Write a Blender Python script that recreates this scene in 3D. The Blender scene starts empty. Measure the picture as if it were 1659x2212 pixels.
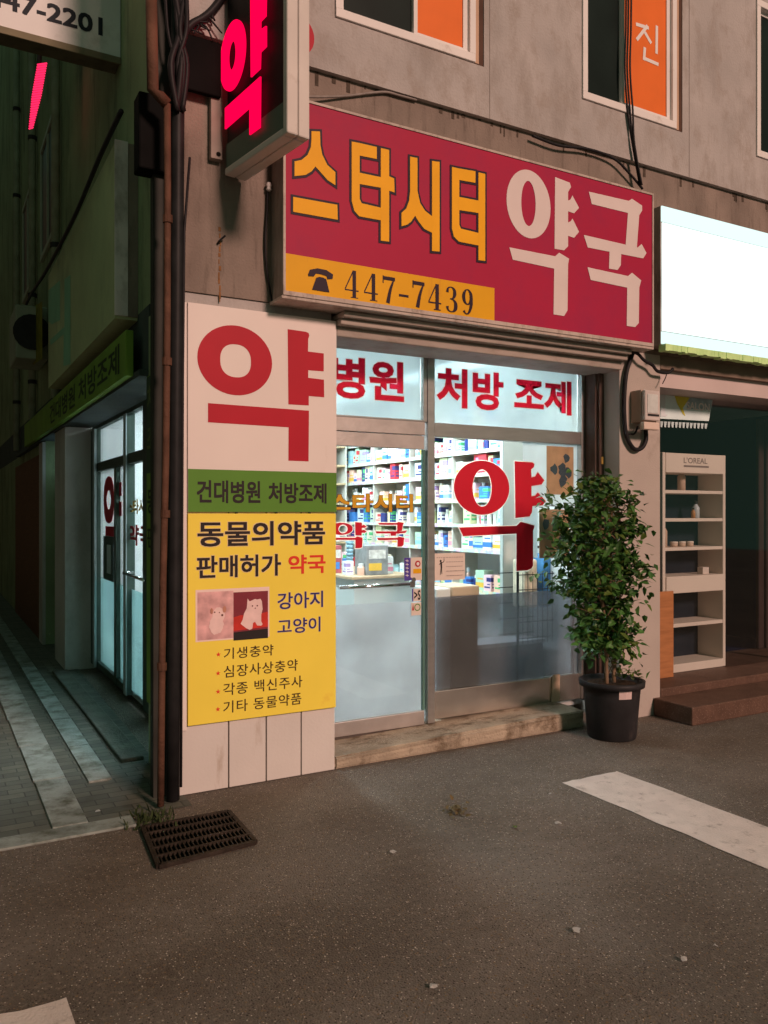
import bpy, bmesh, math, random
from mathutils import Vector, Matrix
R = math.radians
SC = bpy.context.scene
COL = SC.collection
random.seed(7)

# ------------------------------------------------------------------ camera
# building frame: facade on y = 0 (x to the right), alley wall on x = 0, z up
CAM = (-1.194, -4.443, 1.55)
FOC = 1754.0                      # focal length in units of a 1659 x 2212 picture
FW = (.4879, .8729); RT = (.8729, -.4879)
cd = bpy.data.cameras.new('camera'); cam = bpy.data.objects.new('camera', cd); COL.objects.link(cam)
cam.location = CAM
cam.rotation_euler = (R(90), 0, -math.atan2(FW[0], FW[1]))
cd.sensor_fit = 'VERTICAL'; cd.sensor_height = 36; cd.lens = 36 * FOC / 2212
cd.shift_y = 4 / 2212
cd.clip_start = .05; cd.clip_end = 500
SC.camera = cam

# ------------------------------------------------------------------ world, street light, exposure
w = bpy.data.worlds.new('World'); SC.world = w; w.use_nodes = True
bg = w.node_tree.nodes['Background']
bg.inputs[0].default_value = (.054, .096, .068, 1); bg.inputs[1].default_value = 1.5
sd = bpy.data.lights.new('street_light', 'SUN'); so = bpy.data.objects.new('street_light', sd); COL.objects.link(so)
sd.energy = 2.75; sd.angle = R(9); sd.color = (1, .63, .51)
so.rotation_euler = Vector((.15, -.88, .41)).to_track_quat('Z', 'Y').to_euler()
SC.view_settings.view_transform = 'Standard'; SC.view_settings.look = 'None'
SC.view_settings.exposure = 0; SC.view_settings.gamma = 1
SC.cycles.use_denoising = True
SC.cycles.max_bounces = 8; SC.cycles.transparent_max_bounces = 16
SC.cycles.sample_clamp_indirect = 4

# ------------------------------------------------------------------ measuring: a point of the picture on a plane of the building
def ray(px, py):
    d = (px - 829.5) / FOC
    return (FW[0] + RT[0] * d, FW[1] + RT[1] * d, (1110 - py) / FOC)
def on(px, py, axis, val):
    r = ray(px, py); s = (val - CAM[axis]) / r[axis]
    return Vector([CAM[i] + s * r[i] for i in range(3)])
def zm(ox, oy, k):                                  # enlarged-crop coordinates -> picture coordinates
    return lambda x, y: (ox + k * x, oy + k * y)
Z2 = zm(603.5, 0, .4299); Z3 = zm(1206.9, 0, .3472); ZP1 = zm(356.6, 630.9, .2315)
ZP2 = zm(384, 1097.2, .2232); ZW = zm(713.2, 685.8, .3638); ZD = zm(713.2, 905.2, .1985)
ZB = zm(921.6, 905.2, .2315); ZM = zm(1316.7, 685.8, .1488)
def uv(m, x, y, Y):                                 # -> (x, z) on plane y = Y
    p = on(*m(x, y), 1, Y); return (p.x, p.z)

# ------------------------------------------------------------------ materials
MATS = {}
def pm(name, col, rough=.6, var=.12, scale=6, bump=0, bscale=60, metal=0, stretch=None, dirt=None, dirt2=None, dirt3=None, spec=.15, speck=None, coat=0):
    """procedural principled material: noise-varied colour, optional dirt blotches, specks and bump"""
    if name in MATS: return MATS[name]
    m = bpy.data.materials.new(name); m.use_nodes = True; nt = m.node_tree; N = nt.nodes; L = nt.links
    b = N['Principled BSDF']; b.inputs['Roughness'].default_value = rough; b.inputs['Metallic'].default_value = metal
    b.inputs['Specular IOR Level'].default_value = spec
    if coat: b.inputs['Coat Weight'].default_value = coat
    tc = N.new('ShaderNodeTexCoord'); mp = N.new('ShaderNodeMapping'); L.new(tc.outputs['Object'], mp.inputs[0])
    if stretch: mp.inputs['Scale'].default_value = stretch
    nz = N.new('ShaderNodeTexNoise'); nz.inputs['Scale'].default_value = scale; nz.inputs['Detail'].default_value = 6
    L.new(mp.outputs[0], nz.inputs[0])
    rp = N.new('ShaderNodeValToRGB'); L.new(nz.outputs[0], rp.inputs[0])
    c0 = [c * (1 - var) for c in col]; c1 = [min(1, c * (1 + var)) for c in col]
    rp.color_ramp.elements[0].position = .3; rp.color_ramp.elements[1].position = .7
    rp.color_ramp.elements[0].color = (*c0, 1); rp.color_ramp.elements[1].color = (*c1, 1)
    out = rp.outputs[0]
    def over(fac, c, prev):
        mx = N.new('ShaderNodeMix'); mx.data_type = 'RGBA'
        L.new(fac, mx.inputs[0]); L.new(prev, mx.inputs[6]); mx.inputs[7].default_value = (*c, 1); return mx.outputs[2]
    for dirt_ in [d_ for d_ in (dirt, dirt2, dirt3) if d_]:
        dc, lo, hi, ds, dst = dirt_
        mp2 = N.new('ShaderNodeMapping'); L.new(tc.outputs['Object'], mp2.inputs[0]); mp2.inputs['Scale'].default_value = dst
        n2 = N.new('ShaderNodeTexNoise'); n2.inputs['Scale'].default_value = ds; n2.inputs['Detail'].default_value = 8; n2.inputs['Roughness'].default_value = .7
        L.new(mp2.outputs[0], n2.inputs[0])
        mr = N.new('ShaderNodeMapRange'); mr.inputs[1].default_value = lo; mr.inputs[2].default_value = hi; L.new(n2.outputs[0], mr.inputs[0])
        out = over(mr.outputs[0], dc, out)
    if speck:
        for (scol, sscale, thr) in speck:
            vo = N.new('ShaderNodeTexVoronoi'); vo.inputs['Scale'].default_value = sscale; L.new(tc.outputs['Object'], vo.inputs[0])
            wn = N.new('ShaderNodeSeparateColor'); L.new(vo.outputs['Color'], wn.inputs[0])
            a = N.new('ShaderNodeMath'); a.operation = 'LESS_THAN'; L.new(vo.outputs['Distance'], a.inputs[0]); a.inputs[1].default_value = .42
            g = N.new('ShaderNodeMath'); g.operation = 'GREATER_THAN'; L.new(wn.outputs[0], g.inputs[0]); g.inputs[1].default_value = thr
            mu = N.new('ShaderNodeMath'); mu.operation = 'MULTIPLY'; L.new(a.outputs[0], mu.inputs[0]); L.new(g.outputs[0], mu.inputs[1])
            out = over(mu.outputs[0], scol, out)
    L.new(out, b.inputs['Base Color'])
    if bump:
        nb = N.new('ShaderNodeTexNoise'); nb.inputs['Scale'].default_value = bscale; nb.inputs['Detail'].default_value = 8
        L.new(tc.outputs['Object'], nb.inputs[0])
        bp = N.new('ShaderNodeBump'); bp.inputs['Strength'].default_value = bump; bp.inputs['Distance'].default_value = .02
        L.new(nb.outputs[0], bp.inputs['Height']); L.new(bp.outputs[0], b.inputs['Normal'])
    MATS[name] = m; return m
def emit(name, col, s, var=0):
    if name in MATS: return MATS[name]
    m = bpy.data.materials.new(name); m.use_nodes = True; nt = m.node_tree
    e = nt.nodes.new('ShaderNodeEmission'); e.inputs[0].default_value = (*col, 1); e.inputs[1].default_value = s
    nt.nodes.remove(nt.nodes['Principled BSDF']); nt.links.new(e.outputs[0], nt.nodes['Material Output'].inputs[0])
    MATS[name] = m; return m
def glassmat(name, tint=(.965, .99, .98), refl=.0):
    if name in MATS: return MATS[name]
    m = bpy.data.materials.new(name); m.use_nodes = True; nt = m.node_tree; N = nt.nodes; L = nt.links
    N.remove(N['Principled BSDF'])
    t = N.new('ShaderNodeBsdfTransparent'); t.inputs[0].default_value = (*tint, 1)
    g = N.new('ShaderNodeBsdfGlossy'); g.inputs['Roughness'].default_value = .03
    f = N.new('ShaderNodeLayerWeight'); f.inputs[0].default_value = .5
    pw = N.new('ShaderNodeMath'); pw.operation = 'POWER'; pw.inputs[1].default_value = 4; L.new(f.outputs['Facing'], pw.inputs[0])
    a = N.new('ShaderNodeMath'); a.operation = 'MULTIPLY_ADD'; a.inputs[1].default_value = .55; a.inputs[2].default_value = .035 + refl; L.new(pw.outputs[0], a.inputs[0])
    x = N.new('ShaderNodeMixShader'); L.new(a.outputs[0], x.inputs[0]); L.new(t.outputs[0], x.inputs[1]); L.new(g.outputs[0], x.inputs[2])
    L.new(x.outputs[0], N['Material Output'].inputs[0]); MATS[name] = m; return m
def frost(name, col=(.78, .86, .88), rough=.35, tl=.35, dif=.12):
    if name in MATS: return MATS[name]
    m = bpy.data.materials.new(name); m.use_nodes = True; nt = m.node_tree; N = nt.nodes; L = nt.links
    N.remove(N['Principled BSDF'])
    r = N.new('ShaderNodeBsdfRefraction'); r.inputs['IOR'].default_value = 1.12; r.inputs['Roughness'].default_value = rough; r.inputs[0].default_value = (*col, 1)
    t = N.new('ShaderNodeBsdfTranslucent'); t.inputs[0].default_value = (*col, 1)
    d = N.new('ShaderNodeBsdfDiffuse'); d.inputs[0].default_value = (*col, 1)
    x = N.new('ShaderNodeMixShader'); x.inputs[0].default_value = tl; L.new(r.outputs[0], x.inputs[1]); L.new(t.outputs[0], x.inputs[2])
    tc = N.new('ShaderNodeTexCoord'); nz = N.new('ShaderNodeTexNoise'); nz.inputs['Scale'].default_value = 2.2; nz.inputs['Detail'].default_value = 7; L.new(tc.outputs['Object'], nz.inputs[0])
    cr = N.new('ShaderNodeValToRGB'); cr.color_ramp.elements[0].position = .3; cr.color_ramp.elements[1].position = .7
    cr.color_ramp.elements[0].color = (*[c * .80 for c in col], 1); cr.color_ramp.elements[1].color = (*[min(1, c * 1.1) for c in col], 1); L.new(nz.outputs[0], cr.inputs[0])
    for q_ in (r, t, d): L.new(cr.outputs[0], q_.inputs[0])
    y = N.new('ShaderNodeMixShader'); y.inputs[0].default_value = dif; L.new(x.outputs[0], y.inputs[1]); L.new(d.outputs[0], y.inputs[2])
    L.new(y.outputs[0], N['Material Output'].inputs[0]); MATS[name] = m; return m

DIRT = (.05, .04, .032)
M_wall = pm('painted_concrete', (.43, .40, .385), .85, .13, 2.2, .25, 60, dirt2=((.33, .285, .255), .50, .72, 6, (1.2, 1.2, .8)), dirt=((.24, .205, .18), .52, .85, 2.2, (1.6, 1.6, .55)))
M_ledge = pm('dirty_concrete', (.25, .20, .17), .9, .22, 2.5, .3, 70, stretch=(1.5, 1.5, .9), dirt=((.09, .07, .055), .52, .8, 7, (2.2, 2.2, .35)))
M_pillar = pm('beige_plaster', (.46, .40, .36), .85, .07, 2.5, .22, 140, dirt=((.22, .17, .13), .58, .9, 2.6, (1, 1, .98)))
M_clad = pm('cream_panel', (.62, .58, .55), .55, .05, 2, .05, 60, dirt=((.34, .25, .18), .60, .85, 3.5, (2, 2, .5)))
M_step = pm('worn_concrete_step', (.40, .33, .25), .85, .22, 6, .5, 60, dirt=((.10, .065, .035), .50, .68, 5, (1, 2, 1)))
M_steel = pm('brushed_steel', (.52, .50, .49), .30, .10, 4, .04, 40, metal=.85, stretch=(1, 1, 6))
M_steelw = pm('worn_steel_rail', (.50, .46, .44), .38, .14, 6, .05, 40, metal=.6)
M_dark = pm('dark_frame', (.035, .032, .032), .45, .2, 8)
M_brownf = pm('dark_brown_jamb', (.085, .055, .045), .5, .2, 8)
M_upvc = pm('white_upvc', (.78, .74, .72), .4, .05, 4, dirt=((.38, .30, .25), .6, .9, 6, (1, 1, 1)))
M_darkglass = pm('dark_window_glass', (.012, .020, .018), .35, .3, 2, spec=.08)
M_orange = pm('orange_film', (.80, .17, .030), .5, .08, 3)
M_white = pm('white_vinyl', (.80, .76, .74), .5, .03, 3)
M_maroon = pm('crimson_sign_face', (.42, .019, .062), .5, .06, 2, spec=.12, dirt=((.25, .024, .075), .46, .80, 1.0, (1, 1, .98)))
M_yel = pm('amber_sign_band', (.78, .39, .012), .5, .06, 3, spec=.15, dirt=((.5, .2, .03), .6, .9, 5, (2, 2, .5)))
M_gold = pm('amber_letter', (.88, .42, .012), .5, .05, 5, spec=.15)
M_navy = pm('navy_letter_edge', (.030, .016, .030), .5, .1, 5)
M_cream = pm('cream_letter', (.72, .62, .60), .5, .04, 4)
M_alu = pm('weathered_aluminium', (.34, .29, .26), .5, .15, 5, .1, 50, metal=.15, dirt=((.10, .07, .055), .5, .8, 6, (2, 2, .5)))
M_red = pm('red_vinyl', (.45, .014, .030), .5, .05, 4, spec=.15)
def vinyl(name, col, fac, clear=None):
    # light-passing sheet: diffuse film mixed with tinted see-through (clear) or scattering transmission
    m = pm(name, col, .5, .05, 4); nt = m.node_tree; N = nt.nodes; L = nt.links; b = N['Principled BSDF']
    t = N.new('ShaderNodeBsdfTransparent' if clear else 'ShaderNodeBsdfTranslucent'); t.inputs[0].default_value = (*(clear or col), 1)
    x = N.new('ShaderNodeMixShader'); x.inputs[0].default_value = fac
    L.new(b.outputs[0], x.inputs[1]); L.new(t.outputs[0], x.inputs[2]); L.new(x.outputs[0], N['Material Output'].inputs[0]); return m
M_redglass = vinyl('red_window_vinyl', (.50, .012, .035), .55, (.95, .015, .06))
M_redwin = vinyl('crimson_window_vinyl', (.58, .016, .036), .12, (.60, .012, .03))
M_panelw = pm('white_panel_print', (.78, .70, .66), .5, .035, 2, dirt=((.55, .42, .34), .62, .95, 3, (1.5, 1.5, .5)))
M_green = pm('green_print', (.10, .25, .03), .5, .07, 3, spec=.2)
M_black = pm('black_print', (.028, .022, .022), .5, .1, 5)
M_bord = pm('pale_halo_print', (.80, .62, .34), .5, .05, 5)
M_yelp = pm('yellow_print', (.90, .72, .085), .5, .05, 2, spec=.2, dirt=((.70, .38, .05), .62, .95, 4, (1, 1, 1)))
M_bluep = pm('blue_print', (.035, .035, .16), .5, .05, 3)
M_rust = pm('rusty_brown_pipe', (.115, .055, .036), .7, .3, 9, .3, 60, dirt=((.06, .03, .02), .52, .75, 10, (1, 1, .3)))
M_blackpipe = pm('black_pipe', (.018, .018, .019), .5, .3, 10)
M_cable = pm('black_cable', (.02, .018, .02), .5, .2, 20)
M_greycable = pm('grey_conduit', (.28, .24, .22), .5, .2, 20)
M_white_wall = pm('white_interior_paint', (.80, .82, .82), .7, .02, 2)
M_sidewall = pm('green_lit_side_wall', (.28, .34, .19), .85, .2, 1.3, .3, 60, dirt=((.04, .055, .04), .5, .75, 2.5, (1, 1, .3)))  # green alley light is mixed into the wall colour
M_sidesign = pm('green_lit_sign_face', (.50, .54, .30), .6, .15, 1.5, dirt=((.17, .19, .12), .5, .9, 1.5, (1, 1, .6)))  # green alley light put into the colour of a crimson face
M_sidelet = pm('green_lit_letter', (.26, .52, .34), .6, .1, 3)  # letter colour carries the same green alley light
M_fascia = pm('moss_green_fascia', (.19, .32, .05), .6, .15, 3)
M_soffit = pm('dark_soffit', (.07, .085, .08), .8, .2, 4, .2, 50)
M_pave = pm('alley_brick', (.17, .17, .15), .85, .2, 5, .4, 50)
M_kerb = pm('pale_kerb_stone', (.27, .30, .28), .8, .18, 6, .3, 60, dirt=((.10, .105, .08), .46, .66, 5, (1, 1, 1)))
M_line = pm('white_road_paint', (.66, .57, .53), .8, .08, 9, .3, 90, dirt=((.26, .21, .18), .56, .74, 12, (1, 1, 1)))
M_leaf = pm('ficus_leaf', (.050, .135, .026), .42, .60, 9, 0, spec=.35)
M_leaf2 = pm('yellowish_ficus_leaf', (.085, .13, .024), .45, .4, 12)
M_bark = pm('ficus_bark', (.24, .16, .10), .8, .2, 20, .3, 60)
M_pot = pm('black_plastic_pot', (.026, .025, .027), .5, .25, 6, .08, 40, dirt=((.11, .09, .08), .55, .85, 5, (1, 1, .5)))
M_soil = pm('potting_soil', (.05, .032, .02), .95, .4, 20, .8, 50)
M_granite = pm('brown_stone_step', (.115, .066, .048), .55, .2, 8, .2, 60, speck=[((.20, .13, .10), 120, .8)])
M_cab = pm('cream_cabinet', (.82, .70, .60), .45, .04, 3)
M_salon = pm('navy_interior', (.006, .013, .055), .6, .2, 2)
M_wood = pm('orange_plywood', (.38, .16, .065), .6, .2, 4, stretch=(1, 1, 8))
M_grate = pm('rusty_iron_grate', (.040, .030, .024), .65, .4, 14, .4, 60, metal=.3)
M_hole = pm('drain_darkness', (.006, .005, .004), .9, .2, 5)
M_board = pm('interior_board_wood', (.50, .36, .24), .6, .15, 4)

def asphalt():
    m = pm('asphalt', (.205, .177, .152), .84, .20, 1.1, .9, 130,
           dirt=((.125, .101, .080), .44, .68, .62, (1, 1.6, 1)), dirt2=((.38, .31, .245), .52, .80, 42, (1, 1, 1)), dirt3=((.150, .124, .103), .50, .72, 1.5, (1, 1.3, 1)),
           speck=[((.07, .056, .047), 130, .84), ((.60, .52, .44), 150, .945), ((.25, .17, .10), 110, .93)])
    return m
M_asphalt = asphalt()
def brick_paving():
    m = bpy.data.materials.new('alley_pavers'); m.use_nodes = True; N = m.node_tree.nodes; L = m.node_tree.links
    b = N['Principled BSDF']; b.inputs['Roughness'].default_value = .75
    tc = N.new('ShaderNodeTexCoord'); bt = N.new('ShaderNodeTexBrick'); L.new(tc.outputs['Object'], bt.inputs[0])
    bt.inputs['Scale'].default_value = 1; bt.inputs['Brick Width'].default_value = .16; bt.inputs['Row Height'].default_value = .08
    bt.inputs['Mortar Size'].default_value = .004; bt.inputs['Color1'].default_value = (.12, .12, .095, 1)
    bt.inputs['Color2'].default_value = (.075, .08, .065, 1); bt.inputs['Mortar'].default_value = (.045, .05, .038, 1)
    nz = N.new('ShaderNodeTexNoise'); nz.inputs['Scale'].default_value = 7; nz.inputs['Detail'].default_value = 8; L.new(tc.outputs['Object'], nz.inputs[0])
    mx = N.new('ShaderNodeMix'); mx.data_type = 'RGBA'; mx.blend_type = 'MULTIPLY'; mx.inputs[0].default_value = .8
    L.new(bt.outputs[0], mx.inputs[6]); mr = N.new('ShaderNodeMapRange'); mr.inputs[3].default_value = .5; mr.inputs[4].default_value = 1.5
    L.new(nz.outputs[0], mr.inputs[0]); L.new(mr.outputs[0], mx.inputs[7]); L.new(mx.outputs[2], b.inputs['Base Color'])
    bp = N.new('ShaderNodeBump'); bp.inputs['Strength'].default_value = .6; bp.inputs['Distance'].default_value = .01
    iv = N.new('ShaderNodeMath'); iv.operation = 'SUBTRACT'; L.new(nz.outputs[0], iv.inputs[0]); L.new(bt.outputs['Fac'], iv.inputs[1])
    L.new(iv.outputs[0], bp.inputs['Height']); L.new(bp.outputs[0], b.inputs['Normal'])
    return m
M_paver = brick_paving()

# ------------------------------------------------------------------ objects
W = {}
def thing(name, label, cat, loc=(0, 0, 0), group=None):
    o = bpy.data.objects.new(name, None); o.empty_display_size = .1; COL.objects.link(o); o.location = loc
    o['label'] = label; o['category'] = cat
    if group: o['group'] = group
    W[o] = Vector(loc); return o
def finish(bm, name, mat, parent=None, smooth=False):
    if parent is not None: base = W[parent]
    else:
        vs = [v.co for v in bm.verts]
        base = Vector(((min(v.x for v in vs) + max(v.x for v in vs)) / 2, (min(v.y for v in vs) + max(v.y for v in vs)) / 2, min(v.z for v in vs)))
    for v in bm.verts: v.co -= base
    me = bpy.data.meshes.new(name); bm.to_mesh(me); bm.free()
    for m in (mat if isinstance(mat, (list, tuple)) else [mat]): me.materials.append(m)
    if smooth:
        for p in me.polygons: p.use_smooth = True
    o = bpy.data.objects.new(name, me); COL.objects.link(o)
    if parent is not None: o.parent = parent
    else: o.location = base
    W[o] = base; return o
def tag(o, label, cat, group=None):
    o['label'] = label; o['category'] = cat
    if group: o['group'] = group
    return o
def struct(o): o['kind'] = 'structure'; return o
def new(): return bmesh.new()
def box(bm, x0, x1, y0, y1, z0, z1, bev=0, mi=0):
    x0, x1 = min(x0, x1), max(x0, x1); y0, y1 = min(y0, y1), max(y0, y1); z0, z1 = min(z0, z1), max(z0, z1)
    vs = [bm.verts.new(p) for p in [(x0, y0, z0), (x1, y0, z0), (x1, y1, z0), (x0, y1, z0), (x0, y0, z1), (x1, y0, z1), (x1, y1, z1), (x0, y1, z1)]]
    fs = [bm.faces.new([vs[i] for i in f]) for f in [(3, 2, 1, 0), (4, 5, 6, 7), (0, 1, 5, 4), (1, 2, 6, 5), (2, 3, 7, 6), (3, 0, 4, 7)]]
    for f in fs: f.material_index = mi
    if bev:
        es = set(e for f in fs for e in f.edges)
        bmesh.ops.bevel(bm, geom=list(es), offset=bev, segments=2, affect='EDGES', profile=.5)
    return vs
def bx(name, mat, parent, *a, bev=0):
    bm = new(); box(bm, *a, bev=bev); return finish(bm, name, mat, parent)
def tube(bm, pts, r, n=8, caps=True):
    pts = [Vector(p) for p in pts]; rs = r if isinstance(r, (list, tuple)) else [r] * len(pts)
    rings = []; up = None
    for i, p in enumerate(pts):
        t = (pts[min(i + 1, len(pts) - 1)] - pts[max(i - 1, 0)]).normalized()
        if up is None: up = t.orthogonal().normalized()
        up = (up - t * up.dot(t)).normalized(); sd_ = t.cross(up)
        rings.append([bm.verts.new(p + (up * math.cos(2 * math.pi * k / n) + sd_ * math.sin(2 * math.pi * k / n)) * rs[i]) for k in range(n)])
    for a, b in zip(rings, rings[1:]):
        for k in range(n): bm.faces.new((a[k], a[(k + 1) % n], b[(k + 1) % n], b[k]))
    if caps: bm.faces.new(rings[0][::-1]); bm.faces.new(rings[-1])
def spline(pts, k=6):
    pts = [Vector(p) for p in pts]; out = []
    for i in range(len(pts) - 1):
        p0 = pts[max(i - 1, 0)]; p1 = pts[i]; p2 = pts[i + 1]; p3 = pts[min(i + 2, len(pts) - 1)]
        for j in range(k):
            t = j / k
            out.append(.5 * ((2 * p1) + (p2 - p0) * t + (2 * p0 - 5 * p1 + 4 * p2 - p3) * t * t + (3 * p1 - p0 - 3 * p2 + p3) * t ** 3))
    out.append(pts[-1]); return out
def lathe(bm, prof, c, n=24):
    rings = []
    for (r, z) in prof:
        rings.append([bm.verts.new((c[0] + r * math.cos(2 * math.pi * k / n), c[1] + r * math.sin(2 * math.pi * k / n), z)) for k in range(n)])
    for a, b in zip(rings, rings[1:]):
        for k in range(n): bm.faces.new((a[k], a[(k + 1) % n], b[(k + 1) % n], b[k]))
    if prof[0][0] > .001: bm.faces.new(rings[0][::-1])
    if prof[-1][0] > .001: bm.faces.new(rings[-1])

# ------------------------------------------------------------------ flat lettering on a plane: F = front plane y=Y, S = side plane x=X
def F(Y): return lambda u, v, o: (u, Y - o, v)
def S(X): return lambda u, v, o: (X - o, -u, v)          # u = -y, so text reads to the right for someone in the alley
class Ink:
    """collects flat shapes; every shape is laid .15 mm above the last so that no two share a plane"""
    def __init__(s, plane, off=.001): s.bm = new(); s.pl = plane; s.o = off
    def poly(s, pts, grow=0):
        if grow: pts = offset(pts, grow)
        s.o += .00015
        try: s.bm.faces.new([s.bm.verts.new(s.pl(u, v, s.o)) for u, v in pts])
        except ValueError: pass
    def ring(s, l, r, b, t, il, ir, ib, it, grow=0, n=56, sq=2.0, isq=2.0):
        s.o += .00015
        def el(l, r, b, t, q):
            cx, cz, rx, rz = (l + r) / 2, (b + t) / 2, (r - l) / 2, (t - b) / 2; out = []
            for k in range(n):
                a = 2 * math.pi * k / n; c, d = math.cos(a), math.sin(a)
                out.append((cx + rx * math.copysign(abs(c) ** (2 / q), c), cz + rz * math.copysign(abs(d) ** (2 / q), d)))
            return out
        A = [s.bm.verts.new(s.pl(u, v, s.o)) for u, v in el(l - grow, r + grow, b - grow, t + grow, sq)]
        B = [s.bm.verts.new(s.pl(u, v, s.o)) for u, v in el(il + grow, ir - grow, ib + grow, it - grow, isq)]
        for k in range(n): s.bm.faces.new((A[k], A[(k + 1) % n], B[(k + 1) % n], B[k]))
    def disc(s, cx, cz, r, n=20, rz=None):
        s.poly([(cx + r * math.cos(2 * math.pi * k / n), cz + (rz or r) * math.sin(2 * math.pi * k / n)) for k in range(n)])
    def stroke(s, pts, ws, k=5):
        P = [Vector((p[0], p[1], w_)) for p, w_ in zip(pts, ws)]
        if len(P) > 2: P = spline(P, k)
        s.o += .00015; L_, R_ = [], []
        for i, p in enumerate(P):
            t = (P[min(i + 1, len(P) - 1)].xy - P[max(i - 1, 0)].xy).normalized(); n_ = Vector((-t.y, t.x)) * p.z / 2
            L_.append(s.bm.verts.new(s.pl(p.x + n_.x, p.y + n_.y, s.o))); R_.append(s.bm.verts.new(s.pl(p.x - n_.x, p.y - n_.y, s.o)))
        for i in range(len(P) - 1): s.bm.faces.new((L_[i], L_[i + 1], R_[i + 1], R_[i]))
    def text(s, body, u0, v0, u1, v1, bold=.0, space=1.0, pad=0, single=False):
        """body fitted to the rectangle u0..u1, v0..v1 (pad = extra outline growth in font units, keeps the fit of the unpadded text)"""
        V, FC, bb = glyphs(body, (bold + pad) if single else 0, space); g = bold + pad
        if single: bb = glyphs(body, 0, space)[2]; g = 0
        x0, y0, x1, y1 = bb[0] - bold, bb[1] - bold, bb[2] + bold, bb[3] + bold; sx = (u1 - u0) / (x1 - x0); sy = (v1 - v0) / (y1 - y0)
        sh = [(0, 0)] + ([(g * a, g * b) for a, b in ((1, 1), (-1, 1), (1, -1), (-1, -1), (1, 0), (-1, 0), (0, 1), (0, -1))] if g > .004 else [])
        for dx, dy in sh:
            s.o += .00006
            vs = [s.bm.verts.new(s.pl(u0 + (x + dx - x0) * sx, v0 + (y + dy - y0) * sy, s.o)) for x, y in V]
            for f in FC:
                try: s.bm.faces.new([vs[i] for i in f])
                except ValueError: pass
    def done(s, name, mat, parent=None): return finish(s.bm, name, mat, parent)
GL = {}
def glyphs(body, bold, space):
    key = (body, round(bold, 4), space)
    if key in GL: return GL[key]
    c = bpy.data.curves.new('lettering', 'FONT'); c.body = body; c.offset = bold; c.space_character = space; c.resolution_u = 3; c.fill_mode = 'FRONT'
    o = bpy.data.objects.new('lettering', c); COL.objects.link(o)
    dg = bpy.context.evaluated_depsgraph_get(); me = o.evaluated_get(dg).to_mesh()
    V = [(v.co.x, v.co.y) for v in me.vertices]; FC = [tuple(p.vertices) for p in me.polygons]
    bb = (min(v[0] for v in V), min(v[1] for v in V), max(v[0] for v in V), max(v[1] for v in V))
    bpy.data.objects.remove(o); bpy.data.curves.remove(c)
    GL[key] = (V, FC, bb); return GL[key]
def offset(pts, d):
    a = sum(pts[i][0] * pts[(i + 1) % len(pts)][1] - pts[(i + 1) % len(pts)][0] * pts[i][1] for i in range(len(pts)))
    sgn = 1 if a > 0 else -1; out = []; n = len(pts)
    for i in range(n):
        p = Vector(pts[i]); a_ = (p - Vector(pts[i - 1])).normalized(); b_ = (Vector(pts[(i + 1) % n]) - p).normalized()
        n1 = Vector((a_.y, -a_.x)) * sgn; n2 = Vector((b_.y, -b_.x)) * sgn
        m = (n1 + n2); m = m / max(m.length_squared, .8) * 2 * d
        out.append((p.x + m.x, p.y + m.y))
    return out
def P(m, Y, pts): return [uv(m, x, y, Y) for x, y in pts]
def ringargs(m, Y, l, r, t, b, il, ir, it, ib):
    """each a crop point; extremes of the outer and inner ellipse -> plane rectangle"""
    return (uv(m, *l, Y)[0], uv(m, *r, Y)[0], uv(m, *b, Y)[1], uv(m, *t, Y)[1], uv(m, *il, Y)[0], uv(m, *ir, Y)[0], uv(m, *ib, Y)[1], uv(m, *it, Y)[1])
def rect(m, Y, x0, x1, yt, yb, xr=None):
    """crop rectangle: yt / yb read at column xr (default x0) -> u0, v0, u1, v1"""
    xr = x0 if xr is None else xr
    return uv(m, x0, yb, Y)[0], uv(m, xr, yb, Y)[1], uv(m, x1, yt, Y)[0], uv(m, xr, yt, Y)[1]

# ================================================================== SETTING
bm = new()
N_ = 40
for f in [((-30, -30), (30, 40))]:
    (a, b), (c, d) = f
    bm.faces.new([bm.verts.new(p) for p in [(a, b, 0), (c, b, 0), (c, d, 0), (a, d, 0)]])
struct(finish(bm, 'road', M_asphalt))
bm = new(); bm.faces.new([bm.verts.new(p) for p in [(-4.5, -.19, .004), (.02, -.19, .004), (.3, 16, .004), (-4.5, 16, .004)]])
struct(finish(bm, 'alley_paving', M_paver))
bm = new(); box(bm, -4.5, -.30, -.335, -.192, .0, .014, .004); struct(finish(bm, 'kerb_edge', M_kerb))
bm = new()
for i in range(17):
    y0 = -.188 + i * .8; y1 = y0 + .79
    box(bm, -.672 - .006 * i, -.505 - .0 * i, y0, y1, 0, .016, .004)
struct(finish(bm, 'kerb_strip', M_kerb))
bm = new()
for i in range(16):
    y0 = .45 + i * .8; box(bm, -.40, -.27, y0, y0 + .79, 0, .015, .004)
struct(finish(bm, 'kerb_strip', M_kerb))
bm = new(); box(bm, -.16, -.02, .75, 4.0, 0, .03, .008); struct(finish(bm, 'alley_step', pm('dark_alley_step', (.13, .13, .11), .85, .25, 5, .4, 50)))
bm = new()
def strip(bm, pts, z):
    bm.faces.new([bm.verts.new((x, y, z)) for x, y in pts])
def ragged(x0, x1, y0, y1, z, jit=.008, n=26):
    pts = []
    for i in range(n): pts.append((x0 + random.uniform(-jit, jit), y0 + (y1 - y0) * i / (n - 1)))
    for i in range(8): pts.append((x0 + (x1 - x0) * (i + .5) / 8, y1 + random.uniform(-jit, jit)))
    for i in range(n): pts.append((x1 + random.uniform(-jit, jit), y1 + (y0 - y1) * i / (n - 1)))
    for i in range(8): pts.append((x1 + (x0 - x1) * (i + .5) / 8, y0 + random.uniform(-jit, jit)))
    b = new(); strip(b, pts, z); return b
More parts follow.
